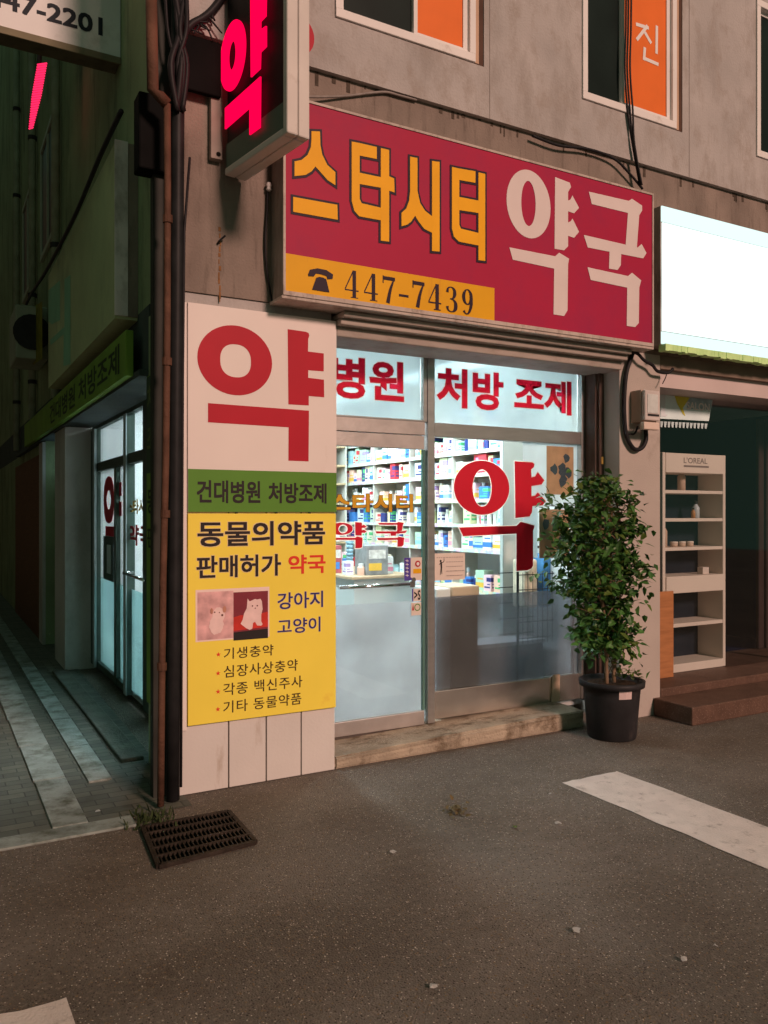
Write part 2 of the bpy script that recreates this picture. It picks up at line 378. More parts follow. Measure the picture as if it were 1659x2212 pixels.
struct(finish(ragged(1.985, 2.415, -5.2, -.865, .004), 'road_marking', M_line))
struct(finish(ragged(-1.25, -.81, -5.2, -1.68, .004), 'road_marking', M_line))

# ================================================================== THE BUILDING
B = thing('corner_building', 'grey concrete corner building with a pharmacy and a hair salon on its ground floor', 'building', (0, 0, 0))
def wall_cells(bm, xs, zs, y0, y1, holes):
    for i in range(len(xs) - 1):
        for j in range(len(zs) - 1):
            cx, cz = (xs[i] + xs[i + 1]) / 2, (zs[j] + zs[j + 1]) / 2
            if any(a < cx < b and c < cz < d for a, b, c, d in holes): continue
            box(bm, xs[i], xs[i + 1], y0, y1, zs[j], zs[j + 1])
WIN = [(.93, 2.035), (2.90, 3.945), (4.83, 5.9)]
bm = new()
xs = [0]; [xs.extend(w_) for w_ in WIN]; xs.append(12)
wall_cells(bm, xs, [4.20, 4.535, 5.86, 17], -.035, .22, [(a, b, 4.535, 5.86) for a, b in WIN])
finish(bm, 'upper_wall', M_wall, B)
bx('lower_fascia', M_ledge, B, 0, 12, 0, .24, 2.78, 4.20)
bx('side_wall', M_sidewall, B, 0.0, .22, .242, 22, 2.86, 17)
# corner pillar: concrete core, cream cladding boards with open joints below the sign
bx('corner_pillar', M_wall, B, .012, .93, .012, .68, 0, 2.778)
bm = new()
js = [-.004, .278, .503, .722, .945]
for i in range(4): box(bm, js[i] + .004, js[i + 1] - .004, -.012, .012, .005, 2.715, .002)
finish(bm, 'cladding', M_clad, B)
bx('side_cladding', M_sidewall, B, -.004, .012, .014, .695, 0, 2.778)
bx('right_pillar', M_pillar, B, 3.308, 3.738, 0, .5, 0, 2.778, bev=.004)
# the rest of the salon front
bx('far_pillar', M_pillar, B, 6.6, 12, 0, .5, 0, 2.778)
bx('shutter_box', pm('shutter_box_paint', (.60, .50, .48), .5, .05, 3), B, 3.74, 6.6, .05, .55, 2.543, 2.675)
bx('shutter_box', pm('dull_brown_soffit', (.22, .165, .13), .7, .2, 4), B, 3.74, 6.6, .0, .55, 2.676, 2.778)
# roof slab / ceiling over ground floor, floor and inner walls
bx('ceiling', pm('white_ceiling', (.80, .82, .82), .8, .03, 3), B, .24, 12, .55, 9, 2.75, 2.86)
bx('ceiling', M_soffit, B, .93, 3.308, .24, .55, 2.775, 2.86)
bx('interior_floor', pm('pale_floor_tile', (.42, .43, .42), .35, .08, 2), B, .26, 3.3, .40, 4.1, .05, .10)
bx('interior_wall', M_white_wall, B, .26, 3.3, 4.1, 4.2, .05, 2.75)
bx('interior_wall', M_white_wall, B, 3.28, 3.30, .5, 4.1, .05, 2.75)
bx('interior_wall', M_white_wall, B, .28, .93, .683, .72, .05, 2.75)
bx('interior_wall', M_white_wall, B, .902, .932, .34, .683, .05, 2.75)
bx('interior_column', pm('grey_column', (.42, .46, .45), .7, .06, 3), B, 2.98, 3.275, .992, 1.03, .1, 2.75)
# side pillars of the alley front
bx('alley_pillar', pm('alley_pillar_white', (.52, .50, .47), .7, .06, 3, dirt=((.25, .22, .19), .5, .8, 1.6, (1, 1, .5))), B, -.03, .25, 4.10, 4.85, 0, 2.42)
bx('alley_lower_wall', M_sidewall, B, .0, .2, 5.9, 22, 0, 2.42)
bx('alley_window', pm('dim_alley_window', (.03, .05, .045), .3, .3, 3), B, .2, .22, 4.85, 5.9, 0, 2.42)
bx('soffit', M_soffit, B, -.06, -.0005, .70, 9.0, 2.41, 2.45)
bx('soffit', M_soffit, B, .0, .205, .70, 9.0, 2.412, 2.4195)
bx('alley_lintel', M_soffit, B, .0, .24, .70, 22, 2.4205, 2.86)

M_litwin = emit('dim_lit_window', (.55, .85, .95), .45)
bx('alley_transom', M_litwin, B, .13, .199, 5.0, 5.85, 1.98, 2.36)
bx('alley_shutter', pm('brown_roll_shutter', (.15, .065, .03), .6, .2, 3, stretch=(1, 1, 12)), B, -.02, -.001, 6.3, 9.6, 0, 2.28)
bx('alley_pillar', MATS['alley_pillar_white'], B, -.035, -.001, 5.9, 6.25, 0, 2.40)
for y in (4.9, 7.1):
    bm = new(); box(bm, -.03, -.001, y, y + 1.3, 4.6, 4.66); box(bm, -.03, -.001, y, y + 1.3, 5.9, 5.96); box(bm, -.03, -.001, y, y + .06, 4.661, 5.899); box(bm, -.03, -.001, y + 1.24, y + 1.3, 4.661, 5.899); box(bm, -.029, -.001, y + .62, y + .67, 4.661, 5.899)
    finish(bm, 'alley_window_frame', pm('grey_green_frame', (.40, .44, .34), .6, .1, 5), B)
    bx('alley_window_pane', M_darkglass, B, -.01, -.0005, y + .061, y + 1.239, 4.661, 5.899)
# concrete step, its top rising a little to the right
bm = new()
vs = box(bm, .946, 2.955, -.004, .42, 0, .075)
for v in vs:
    if v.co.z > .05 and v.co.x > 2: v.co.z = .125
bmesh.ops.bevel(bm, geom=bm.edges[:], offset=.012, segments=2, affect='EDGES')
bmesh.ops.subdivide_edges(bm, edges=bm.edges[:], cuts=3, use_grid_fill=True)
for v in bm.verts:
    if v.co.z > .03: v.co.y += random.uniform(-.004, .004); v.co.z += random.uniform(-.003, .003)
finish(bm, 'step', M_step, B)
bx('step', M_granite, B, 3.742, 6.6, .0, .9, .0, .195, bev=.008)
bx('step', M_granite, B, 3.66, 6.6, -.37, -.003, 0, .135, bev=.008)

# ------------------------------------------------------------------ upper windows
for k, (a, b) in enumerate(WIN):
    wf = thing('window', 'white sliding window', 'window', ((a + b) / 2, 0, 4.535)); del wf['label']; del wf['category']
    wf.parent = B
    # an Empty part: frame, panes and films are its sub-parts
    z0, z1 = 4.54, 5.855; t = .055
    y0, y1 = -.048, .06
    L_, R_ = a + .004, b - (.075 if k < 2 else .01)
    if k < 2:
        bx('reveal', pm('shaded_window_reveal', (.10, .055, .04), .8, .2, 4), wf, R_ + .03, b - .002, -.030, .03, z0, z1)  # dark brown stands for the shade on the right reveal
        bx('frame_edge', pm('tan_sealant', (.55, .36, .25), .7, .1, 4), wf, R_ + .001, R_ + .029, -.040, .05, z0, z1)
    bm = new(); box(bm, L_, R_, y0, y1, z0, z0 + t, .004); box(bm, L_, R_, y0, y1, z1 - t, z1, .004)
    box(bm, L_, L_ + .045, y0 + .001, y1, z0 + t, z1 - t); box(bm, R_ - .045, R_, y0 + .001, y1, z0 + t, z1 - t)
    finish(bm, 'frame', M_upvc, wf)
    mid = {0: 1.515, 1: 3.33, 2: 5.4}[k]
    bm = new()
    zz0, zz1 = z0 + t, z1 - t
    for (p, q, yy) in [(L_ + .045, mid + .02, .0), (mid - .02, R_ - .045, -.022)]:
        w_ = .028
        box(bm, p, q, yy, yy + .02, zz0, zz0 + .03, .002); box(bm, p, q, yy, yy + .02, zz1 - .03, zz1, .002)
        box(bm, p, p + w_, yy + .0005, yy + .0195, zz0 + .03, zz1 - .03); box(bm, q - w_ * 1.4, q, yy + .0005, yy + .0195, zz0 + .03, zz1 - .03)
    finish(bm, 'sash', M_upvc, wf)
    bx('pane', M_darkglass, wf, L_ + .07, mid, .009, .012, zz0 + .02, zz1 - .02)
    if k < 2:
        bx('film', M_orange, wf, mid + .006, R_ - .08, -.013, -.010, zz0 + .02, zz1 - .02)
    else:
        bx('pane', M_darkglass, wf, mid, R_ - .07, -.013, -.010, zz0 + .02, zz1 - .02)
    if k == 1:
        ink = Ink(F(-.0135)); Yp = -.0135
        r3 = lambda pts: P(Z3, Yp, pts)
        def st(a_, b_, w_=.026):
            (x0, z0_), (x1, z1_) = r3([a_, b_]); ink.stroke([(x0, z0_), (x1, z1_)], [w_, w_])
        st((480, 150), (560, 175)); st((552, 160), (485, 248)); st((535, 200), (575, 270)); st((610, 160), (608, 335)); st((535, 295), (530, 375)); st((528, 362), (620, 402))
        ink.done('lettering', M_white, wf)
# dirty drip edge under the upper wall
bm = new()
for i in range(46):
    x = random.uniform(.5, 7); h = random.uniform(.01, .10) * random.random() ** .5 + .006; w_ = random.uniform(.006, .03)
    box(bm, x, x + w_, -.0025, 0.001, 4.20 - h, 4.198)
finish(bm, 'drip_stain', pm('soot_streak', (.085, .065, .05), .9, .3, 20), B)

M_lint = pm('beige_shutter_lintel', (.40, .34, .30), .6, .14, 4, .08, 40, stretch=(.4, 1, 3), dirt=((.20, .155, .12), .5, .85, 5, (1, 1, 3)))
bm = new()
for (ya, za, zb2) in ((-.125, 2.722, 2.757), (-.085, 2.683, 2.7215), (-.03, 2.622, 2.6825)): box(bm, .947, 3.307, ya, .30, za, zb2, .008)
finish(bm, 'shutter_lintel', M_lint, B)
bm = new()
for x in (2.08, 4.02): box(bm, x, x + .004, -.0375, -.034, 4.202, 9)
finish(bm, 'wall_joint', pm('joint_line', (.27, .24, .22), .9, .2, 8), B)  # grey-brown lines for the wall panel joints
# ------------------------------------------------------------------ pharmacy shopfront
YG = .33
M_glass = glassmat('shop_glass'); M_frost = frost('frosted_film', (.84, .85, .88), .24, .36, .20); M_frost2 = frost('darker_frosted_film', (.60, .61, .65), .15, .12, .14)
fr = thing('shopfront_frame', '', '', (1.8, YG, .1)); del fr['label']; del fr['category']; fr.parent = B
bx('mullion', M_steel, fr, 1.805, 1.862, .300, .372, .10, 2.772, bev=.004)
bx('transom', M_steel, fr, 1.8625, 3.213, .312, .372, 2.087, 2.185, bev=.004)
bx('transom', M_steelw, fr, .934, 1.790, .312, .372, 2.092, 2.185, bev=.004)
bx('head', pm('dull_steel_head', (.16, .145, .135), .4, .2, 4, metal=.5), fr, .934, 3.213, .315, .375, 2.705, 2.772)
bx('kick_plate', pm('shiny_steel_kick', (.68, .64, .60), .26, .18, 3, .05, 12, metal=.9), fr, 1.8625, 3.213, .318, .36, .118, .312, bev=.004)
bx('sill', pm('sill_dark', (.10, .08, .07), .7, .2, 5), fr, .934, 1.80, .318, .36, .075, .094)
bx('jamb', M_steel, fr, 3.2135, 3.245, .300, .372, .118, 2.772, bev=.003)
bx('jamb', M_brownf, fr, 3.2455, 3.306, .19, .38, .10, 2.772)
bx('jamb', M_brownf, fr, 3.262, 3.306, .16, .189, .10, 2.772, bev=.003)
bx('latch', pm('brass_latch', (.6, .36, .1), .4, .1, 5), fr, 3.275, 3.296, .150, .1595, 1.93, 1.985)

def pane(parent, x0, x1, z0, z1, y=.34):
    return bx('pane', M_glass, parent, x0, x1, y, y + .006, z0, z1)
tw = thing('transom_window', '', '', (1.37, YG, 2.19)); del tw['label']; del tw['category']; tw.parent = B
bm = new(); box(bm, 1.775, 1.803, .31, .37, 2.186, 2.704); box(bm, .934, 1.775, .312, .368, 2.186, 2.196); finish(bm, 'frame', M_steel, tw)
pane(tw, .934, 1.774, 2.197, 2.704)
YL = .338
M_milk = frost('milky_film', (.86, .93, .97), .35, .55, .10)
bx('white_film', M_milk, tw, .935, 1.773, .3475, .3485, 2.198, 2.703)
def gtext(parent, body, r, mat, edge, bold, pad):
    if edge:
        i0 = Ink(F(YL), .0005); i0.text(body, *r, bold=bold, pad=pad, single=True); i0.done('lettering_edge', edge, parent)
    i1 = Ink(F(YL), .0012); i1.text(body, *r, bold=bold, single=True); i1.done('lettering', mat, parent)
M_edge = vinyl('pale_vinyl_edge', (.80, .66, .58), .60)
gtext(tw, '병원', rect(ZW, YL, 8, 438, 268, 507, 438), M_redglass, M_edge, .032, .014)
tw2 = thing('transom_window', '', '', (2.53, YG, 2.19)); del tw2['label']; del tw2['category']; tw2.parent = B
pane(tw2, 1.863, 3.213, 2.186, 2.704); bx('white_film', M_milk, tw2, 1.865, 3.212, .3475, .3485, 2.188, 2.703)
gtext(tw2, '처방', rect(ZW, YL, 635, 1028, 298, 533, 700), M_redglass, M_edge, .032, .014)
gtext(tw2, '조제', rect(ZW, YL, 1093, 1432, 348, 557, 1100), M_redglass, M_edge, .032, .014)

# glass door
door = thing('door', '', '', (1.37, YG, .1)); del door['label']; del door['category']; door.parent = B
bx('rail', M_steelw, door, .936, 1.786, .316, .366, 1.995, 2.088, bev=.003); bx('rail', M_steelw, door, .936, 1.786, .316, .366, .096, .190, bev=.003)
bx('pane', M_glass, door, .936, 1.78, .338, .346, .191, 1.994)
bx('edge_strip', pm('green_glass_edge', (.10, .20, .17), .25, .1, 4), door, 1.7805, 1.7990, .330, .352, .191, 1.994)
bx('frosted_film', M_frost, door, .936, 1.778, .347, .349, .192, .95)
h0 = on(733, 1268, 1, .28); h1 = on(884, 1262.5, 1, .28)
bm = new(); tube(bm, [(h0.x, .28, 1.072), (h1.x, .28, 1.072)], .012, 12)
tube(bm, [(h0.x + .02, .28, 1.072), (h0.x + .02, .337, 1.072)], .008); tube(bm, [(h1.x - .02, .28, 1.072), (h1.x - .02, .337, 1.072)], .008)
finish(bm, 'handle', pm('chrome', (.8, .8, .8), .12, .03, 5, metal=1), door, smooth=True)
bm = new(); box(bm, h1.x + .03, h1.x + .075, .32, .365, 1.045, 1.085, .004); tube(bm, [(h1.x + .05, .30, 1.10), (h1.x + .05, .337, 1.10)], .016, 12)
finish(bm, 'lock', MATS['chrome'], door)
r = rect(ZD, YL, -15, 900, 815, 1012, 560)
i0 = Ink(F(YL), .0005); i0.text('스타시티', *r, bold=.03, pad=.02); i0.done('lettering_edge', M_navy, door)
i0 = Ink(F(YL), .0012); i0.text('스타시티', *r, bold=.03); i0.done('lettering', pm('gold_vinyl', (.62, .34, .03), .4, .06, 5), door)

def yak(plane_ink, kind, m, Y, grow):
    """the big serifed syllables, traced on their own plane"""
    D = {
     'panel': dict(ring=((300, 600), (998, 660), (620, 308), (700, 966), (514, 600), (801, 640), (650, 487), (680, 797)), isq=2.35,
        polys=[[(1143, 346), (1310, 370), (1338, 382), (1345, 405), (1335, 440), (1333, 555), (1480, 573), (1480, 740), (1335, 730), (1335, 800), (1482, 818), (1484, 982), (1340, 970), (1340, 1058), (1150, 1048)],
               [(400, 1036), (1342, 1107), (1338, 1580), (1150, 1573), (1152, 1262), (400, 1215)]]),
     'win': dict(ring=((252, 640), (770, 640), (500, 388), (510, 893), (427, 640), (605, 640), (515, 470), (515, 818)), isq=2.0,
        polys=[[(818, 393), (985, 405), (1002, 420), (998, 448), (972, 470), (975, 545), (1010, 535), (1035, 495), (1095, 572), (1070, 610), (975, 625), (975, 722), (1010, 715), (1035, 685), (1110, 767), (1080, 802), (985, 812), (980, 870), (958, 908), (825, 925)],
               [(300, 1012), (835, 995), (875, 958), (1003, 993), (1000, 1015), (990, 1040), (990, 1370), (975, 1395), (935, 1412), (835, 1418), (835, 1070), (338, 1092)]]),
     'sign': dict(ring=((1141, 1000), (1362, 1050), (1235, 850), (1270, 1200), (1215, 1010), (1287, 1045), (1245, 908), (1262, 1138)), isq=2.0,
        polys=[[(1385, 890), (1458, 918), (1465, 940), (1450, 965), (1450, 1008), (1462, 1003), (1472, 982), (1505, 1045), (1480, 1072), (1450, 1062), (1450, 1118), (1462, 1113), (1472, 1098), (1505, 1165), (1480, 1195), (1450, 1185), (1450, 1238), (1430, 1258), (1382, 1250)],
               [(1155, 1243), (1385, 1288), (1405, 1270), (1455, 1300), (1450, 1330), (1447, 1560), (1430, 1588), (1377, 1580), (1380, 1350), (1172, 1305)]]),
    }[kind]
    plane_ink.ring(*ringargs(m, Y, *D['ring']), grow=grow, isq=D['isq'])
    for p in D['polys']: plane_ink.poly(P(m, Y, p), grow)

def door_yak(ink, grow):
    # wide flat serif syllables on the door
    Q = lambda pts: P(ZD, YL, pts)
    ink.ring(*ringargs(ZD, YL, (-10, 1190), (245, 1190), (140, 1128), (140, 1260), (88, 1195), (188, 1195), (140, 1150), (140, 1243)), grow=grow)
    for p in [[(270, 1122), (338, 1125), (345, 1140), (342, 1160), (365, 1150), (395, 1172), (375, 1185), (342, 1185), (342, 1212), (365, 1203), (395, 1220), (375, 1238), (342, 1238), (340, 1268), (272, 1265)],
              [(30, 1292), (270, 1292), (290, 1278), (350, 1290), (345, 1395), (320, 1405), (272, 1405), (272, 1315), (40, 1315)],
              [(520, 1130), (725, 1130), (740, 1120), (800, 1130), (790, 1150), (780, 1215), (725, 1225), (728, 1152), (530, 1150)],
              [(490, 1222), (780, 1222), (830, 1212), (815, 1240), (715, 1248), (712, 1270), (655, 1270), (655, 1245), (500, 1245)],
              [(510, 1295), (730, 1292), (745, 1280), (803, 1292), (795, 1370), (775, 1388), (730, 1388), (730, 1315), (520, 1318)]]:
        ink.poly(Q(p), grow)
i0 = Ink(F(YL), .0005); door_yak(i0, .006); i0.done('lettering_edge', M_edge, door)
i0 = Ink(F(YL), .003); door_yak(i0, 0); i0.done('lettering', M_redwin, door)

# main shop window
sw = thing('shop_window', '', '', (2.53, YG, .3)); del sw['label']; del sw['category']; sw.parent = B
pane(sw, 1.863, 3.213, .313, 2.086)
bx('frosted_film', M_frost2, sw, 1.864, 3.212, .3475, .3495, .314, .965)
i0 = Ink(F(YL), .0005); yak(i0, 'win', ZB, YL, .006); i0.done('lettering_edge', M_edge, sw)
i0 = Ink(F(YL), .003); yak(i0, 'win', ZB, YL, 0); i0.done('lettering', M_redwin, sw)

# stickers on the glass (things of their own)
def sheet(name, label, cat, m, Y, c, mat, t=.002):
    (x0, y0), (x1, y1) = c
    u0, v1 = uv(m, x0, y0, Y); u1 = uv(m, x1, y1, Y)[0]; v0 = uv(m, x0, y1, Y)[1]
    o = thing(name, label, cat, (u0, Y, v0)); bx('sheet', mat, o, u0, u1, Y, Y + t, v0, v1); return o, (u0, u1, v0, v1)
M_paper = pm('cream_paper', (.72, .62, .55), .7, .04, 4); M_purple = pm('purple_ink', (.09, .06, .32), .6, .05, 3)
s, (u0, u1, v0, v1) = sheet('sticker', 'cream sticker with a red round seal and purple side strip beside the door handle', 'sticker', ZD, .3355, ((805, 1510), (998, 1760)), M_paper)
i0 = Ink(F(.3350)); i0.poly([(u0, v0), (u0 + .36 * (u1 - u0), v0), (u0 + .36 * (u1 - u0), v1), (u0, v1)]); i0.done('strip', M_purple, s)
i0 = Ink(F(.3345)); i0.disc(u0 + .76 * (u1 - u0), v0 + .72 * (v1 - v0), .022); i0.done('seal', M_red, s)
i0 = Ink(F(.3340)); 
for k in range(5): zc = v1 - (v1 - v0) * (.12 + .16 * k); i0.stroke([(u0 + .010, zc), (u0 + .035, zc - .004)], [.004, .004]); i0.stroke([(u0 + .022, zc + .007), (u0 + .022, zc - .010)], [.004, .004])
i0.disc(u0 + .76 * (u1 - u0), v0 + .72 * (v1 - v0), .012)
i0.done('print', M_white, s)
i0 = Ink(F(.3345)); i0.poly([(u0 + .5 * (u1 - u0), v0 + .3 * (v1 - v0)), (u0 + .95 * (u1 - u0), v0 + .3 * (v1 - v0)), (u0 + .95 * (u1 - u0), v0 + .5 * (v1 - v0)), (u0 + .5 * (u1 - u0), v0 + .5 * (v1 - v0))]); i0.done('print', M_yel, s)
s, (u0, u1, v0, v1) = sheet('sticker', 'small cream sticker with purple edge just below the door lock', 'sticker', ZD, .3355, ((890, 1850), (990, 1985)), M_paper)
i0 = Ink(F(.335)); i0.poly([(u0, v0), (u0 + .01, v0), (u0 + .01, v1), (u0, v1)]); i0.done('strip', M_purple, s)
i0 = Ink(F(.3345)); i0.text('>S', u0 + .016, v0 + .008, u1 - .006, v1 - .01, bold=.02); i0.done('print', M_black, s)
s, (u0, u1, v0, v1) = sheet('sticker', 'orange cream payment sticker with red and green marks low on the door', 'sticker', ZD, .3355, ((882, 2000), (990, 2140)), M_paper)
i0 = Ink(F(.335)); i0.poly([(u0 + .006, v0 + .035), (u0 + .022, v0 + .035), (u0 + .014, v1 - .006)]); i0.done('mark', M_red, s)
i0 = Ink(F(.335)); i0.ring(u0 + .024, u1 - .006, v0 + .03, v1 - .008, u0 + .031, u1 - .013, v0 + .037, v1 - .015); i0.done('mark', M_green, s)
s, (u0, u1, v0, v1) = sheet('notice', 'cream paper notice with a small black jumping figure at the foot of the shop window', 'notice', ZB, .3355, ((58, 1255), (358, 1510)), M_paper)
i0 = Ink(F(.335)); fx, fz = u0 + .068, v0 + .085
i0.disc(fx - .004, fz + .052, .008); i0.stroke([(fx, fz + .044), (fx + .003, fz)], [.014, .012]); i0.stroke([(fx + .002, fz + .038), (fx + .022, fz + .048), (fx + .024, fz + .07)], [.005, .005, .004])
i0.stroke([(fx - .003, fz + .038), (fx - .018, fz + .026)], [.005, .004]); i0.stroke([(fx + .004, fz + .004), (fx + .006, fz - .04)], [.006, .004]); i0.stroke([(fx, fz + .004), (fx - .008, fz - .045)], [.006, .004])
i0.done('figure', M_black, s)
i0 = Ink(F(.335))
for k in range(5):
    zc = v1 - .03 - .032 * k; x = u0 + (.03 if k == 0 else .11)
    while x < u1 - .025:
        l = random.uniform(.008, .022); i0.stroke([(x, zc), (x + l, zc)], [.004, .004]); x += l + .006
i0.done('print', pm('faint_ink', (.35, .27, .26), .6, .05, 4), s)

# white paper film taped inside the glass, light comes through it; posters in front of it
M_trans = frost('white_translucent_sheet', (.86, .90, .92), .5, .95, .30)
def film(x0, y0, x1, y1, Y, label):
    a = on(x0, y0, 1, Y); b = on(x1, y1, 1, Y); c = on(x0, y1, 1, Y)
    o = thing('paper_sheet', label, 'paper sheet', (a.x, Y, c.z)); bx('sheet', M_trans, o, a.x, b.x, Y, Y + .001, c.z, a.z); return o
film(1129, 955, 1250, 1095, .352, 'large white backlit paper sheet inside the upper right of the shop window')
film(1129, 1096, 1161, 1206, .352, 'narrow white backlit paper strip inside the shop window beside the big red syllable')
def poster(px0, py0, px1, py1, Y, label, seed):
    a = on(px0, py0, 1, Y); b = on(px1, py0, 1, Y); zlow = on(px0, py1, 1, Y).z
    o = thing('poster', label, 'poster', (a.x, Y, zlow)); bx('sheet', pm('tan_poster_%d' % seed, (.52, .33, .20), .6, .15, 9), o, a.x, b.x, Y, Y + .003, zlow, a.z)
    rr = random.Random(seed); i0 = Ink(F(Y), .001)
    for k in range(7):
        cx = rr.uniform(a.x + .03, b.x - .05); cz = rr.uniform(zlow + .08, a.z - .08)
        n = 9; i0.poly([(min(b.x - .004, max(a.x + .004, cx + rr.uniform(.5, 1) * .045 * math.cos(2 * math.pi * j / n))), cz + rr.uniform(.5, 1) * .05 * math.sin(2 * math.pi * j / n)) for j in range(n)])
    i0.done('print', pm('poster_dark_ink', (.06, .09, .12), .6, .2, 8), o)
    return o
poster(1181, 963, 1239, 1068, .3495, 'tan poster with dark blue shapes on the large white paper sheet', 3)
poster(1165, 1100, 1230, 1206, .3495, 'plain brownish poster below the large white paper sheet, half behind the plant', 5)

# ------------------------------------------------------------------ alley side shopfront, glass at x = .25
XG = .25
sf = thing('side_shopfront', '', '', (.25, 2.8, .05)); del sf['label']; del sf['category']; sf.parent = B
M_sf = pm('dark_green_frame', (.06, .085, .07), .5, .2, 5)
bm = new()
box(bm, .22, .28, .70, 4.09, 2.375, 2.41); box(bm, .225, .28, .70, 4.09, 1.96, 2.045)
box(bm, .215, .28, 2.40, 2.50, .06, 2.375); box(bm, .215, .28, 2.86, 2.94, .06, 1.96)
box(bm, .21, .28, 3.80, 4.09, .06, 2.375); box(bm, .22, .28, 1.60, 1.86, .06, 2.375); box(bm, .222, .28, 2.5, 4.09, .06, .12)
finish(bm, 'frame', M_sf, sf)
M_grey = pm('grey_mullion', (.34, .38, .38), .5, .06, 4)
bx('mullion', M_grey, sf, .205, .2145, 2.40, 2.50, .06, 2.375); bx('mullion', M_grey, sf, .19, .2145, 3.79, 3.86, .06, 2.375, bev=.004)
bm = new(); box(bm, .246, .252, .70, 3.80, .08, 2.375); finish(bm, 'pane', glassmat('side_glass', (.95, .98, .98)), sf)
bx('frosted_film', frost('side_frosted_film', (.70, .92, .94), .4, .4, .08), sf, .2535, .2555, .72, 3.79, .10, .93)
bx('white_film', frost('side_white_film', (.98, .98, .99), .5, .45, .08), sf, .2535, .2555, 2.50, 3.79, .935, 2.37)
# lettering as read from the alley
XL = .245
def sside(px, py): p = on(px, py, 0, XL); return (-p.y, p.z)
yt = lambda a, b, c, d: (*sside(a, d), *sside(b, c))
def text_side(body, x0, x1, y0, y1, mat, bold, parent, name='lettering', X=XL):
    a = on(x0, (y0 + y1) / 2, 0, X); b = on(x1, (y0 + y1) / 2, 0, X)
    zt = on(x0, y0, 0, X).z; zb_ = on(x0, y1, 0, X).z
    i = Ink(S(X)); i.text(body, -a.y, zb_, -b.y, zt, bold=bold); return i.done(name, mat, parent)
text_side('약', 224, 263, 1020, 1215, M_redwin, .035, sf)
text_side('스타시티', 274, 328, 1080, 1110, MATS['gold_vinyl'], .03, sf)
text_side('약국', 277, 328, 1133, 1176, M_redwin, .03, sf)
bm = new(); hh = on(267, 1240, 0, .19); tube(bm, [(.19, hh.y, hh.z + .01), (.19, on(312, 1247, 0, .19).y, hh.z)], .012, 10); tube(bm, [(.19, hh.y, hh.z + .01), (.245, hh.y, hh.z + .01)], .016)
finish(bm, 'handle', MATS['chrome'], sf, True)
a = on(224, 1160, 0, .242); b = on(246, 1160, 0, .242)
s = thing('poster', 'dark framed poster stuck low on the alley side window', 'poster', (.24, a.y, 1.1))
bx('sheet', pm('dark_green_poster', (.06, .10, .10), .5, .2, 6), s, .238, .242, b.y, a.y, on(224, 1250, 0, .24).z, on(224, 1157, 0, .24).z)
bx('print', pm('pale_blue_print', (.5, .62, .66), .5, .1, 6), s, .235, .238, b.y + (a.y - b.y) * .25, b.y + (a.y - b.y) * .6, on(224, 1235, 0, .24).z, on(224, 1175, 0, .24).z)

# ================================================================== SIGNS
def ghost(name, loc, parent):
    o = thing(name, '', '', loc); del o['label']; del o['category']; o.parent = parent; o.location = Vector(loc) - W[parent]; return o
# main box sign
YS = -.191
ms = thing('box_sign', 'long crimson box sign with amber and cream Korean letters above the shop door', 'sign', (2.0, -.1, 2.78))
x0, x1, z0, z1 = .536, 3.453, 2.782, 3.905
bx('box', M_alu, ms, x0, x1, -.178, -.002, z0, z1, bev=.006)
bm = new()
for a in [(x0 - .002, x1 + .002, -.196, -.178, z0 - .002, z0 + .022), (x0 - .002, x1 + .002, -.196, -.178, z1 - .012, z1 + .002), (x0 - .002, x0 + .012, -.196, -.178, z0 + .022, z1 - .012), (x1 - .012, x1 + .002, -.196, -.178, z0 + .022, z1 - .012)]: box(bm, *a)
box(bm, x0 - .01, x1 + .01, -.19, -.002, z0 - .022, z0 - .003, .004)
finish(bm, 'frame', pm('cream_sign_trim', (.50, .42, .37), .5, .12, 5, dirt=((.16, .11, .08), .5, .8, 8, (2, 2, 1))), ms)
bx('face', M_maroon, ms, x0 + .012, x1 - .012, -.190, -.1785, z0 + .022, z1 - .012)
ub = uv(Z2, 1080, 1500, YS)[0]; zt = uv(Z2, 20, 1270, YS)[1]
i0 = Ink(F(YS)); i0.poly([(x0 + .013, z0 + .023), (ub, z0 + .023), (ub, zt), (x0 + .013, zt)]); i0.done('number_band', M_yel, ms)
G = [
 [(160, 660), (203, 662), (205, 730), (215, 780), (240, 830), (280, 866), (280, 932), (240, 905), (205, 865), (180, 838), (160, 862), (130, 880), (75, 886), (75, 812), (110, 805), (140, 780), (157, 740), (160, 700)],
 [(68, 990), (290, 1030), (292, 1105), (68, 1065)],
 [(362, 712), (402, 720), (402, 1000), (412, 1022), (510, 1045), (510, 1108), (400, 1088), (375, 1060), (362, 1010)],
 [(398, 719), (488, 740), (488, 800), (398, 782)], [(398, 868), (512, 892), (512, 945), (398, 925)],
 [(508, 745), (550, 755), (550, 1215), (508, 1210)], [(546, 885), (575, 898), (577, 968), (546, 958)],
 [(655, 788), (692, 795), (692, 960), (705, 1020), (730, 1060), (768, 1090), (768, 1172), (725, 1150), (695, 1110), (680, 1085), (660, 1115), (640, 1130), (612, 1138), (612, 1070), (635, 1050), (650, 1010), (655, 960)],
 [(765, 810), (803, 815), (803, 1265), (765, 1262)],
 [(865, 840), (902, 848), (902, 1130), (910, 1150), (1000, 1172), (1000, 1235), (900, 1215), (875, 1190), (865, 1150)],
 [(898, 847), (983, 862), (983, 920), (898, 905)], [(898, 990), (1002, 1010), (1002, 1072), (898, 1056)],
 [(998, 868), (1032, 875), (1032, 1312), (998, 1308)]]
i0 = Ink(F(YS), .0008)
for p in G: i0.poly(P(Z2, YS, p), .014)
i0.done('lettering_edge', M_navy, ms)
i0 = Ink(F(YS), .0035)
for p in G: i0.poly(P(Z2, YS, p))
i0.done('lettering', M_gold, ms)
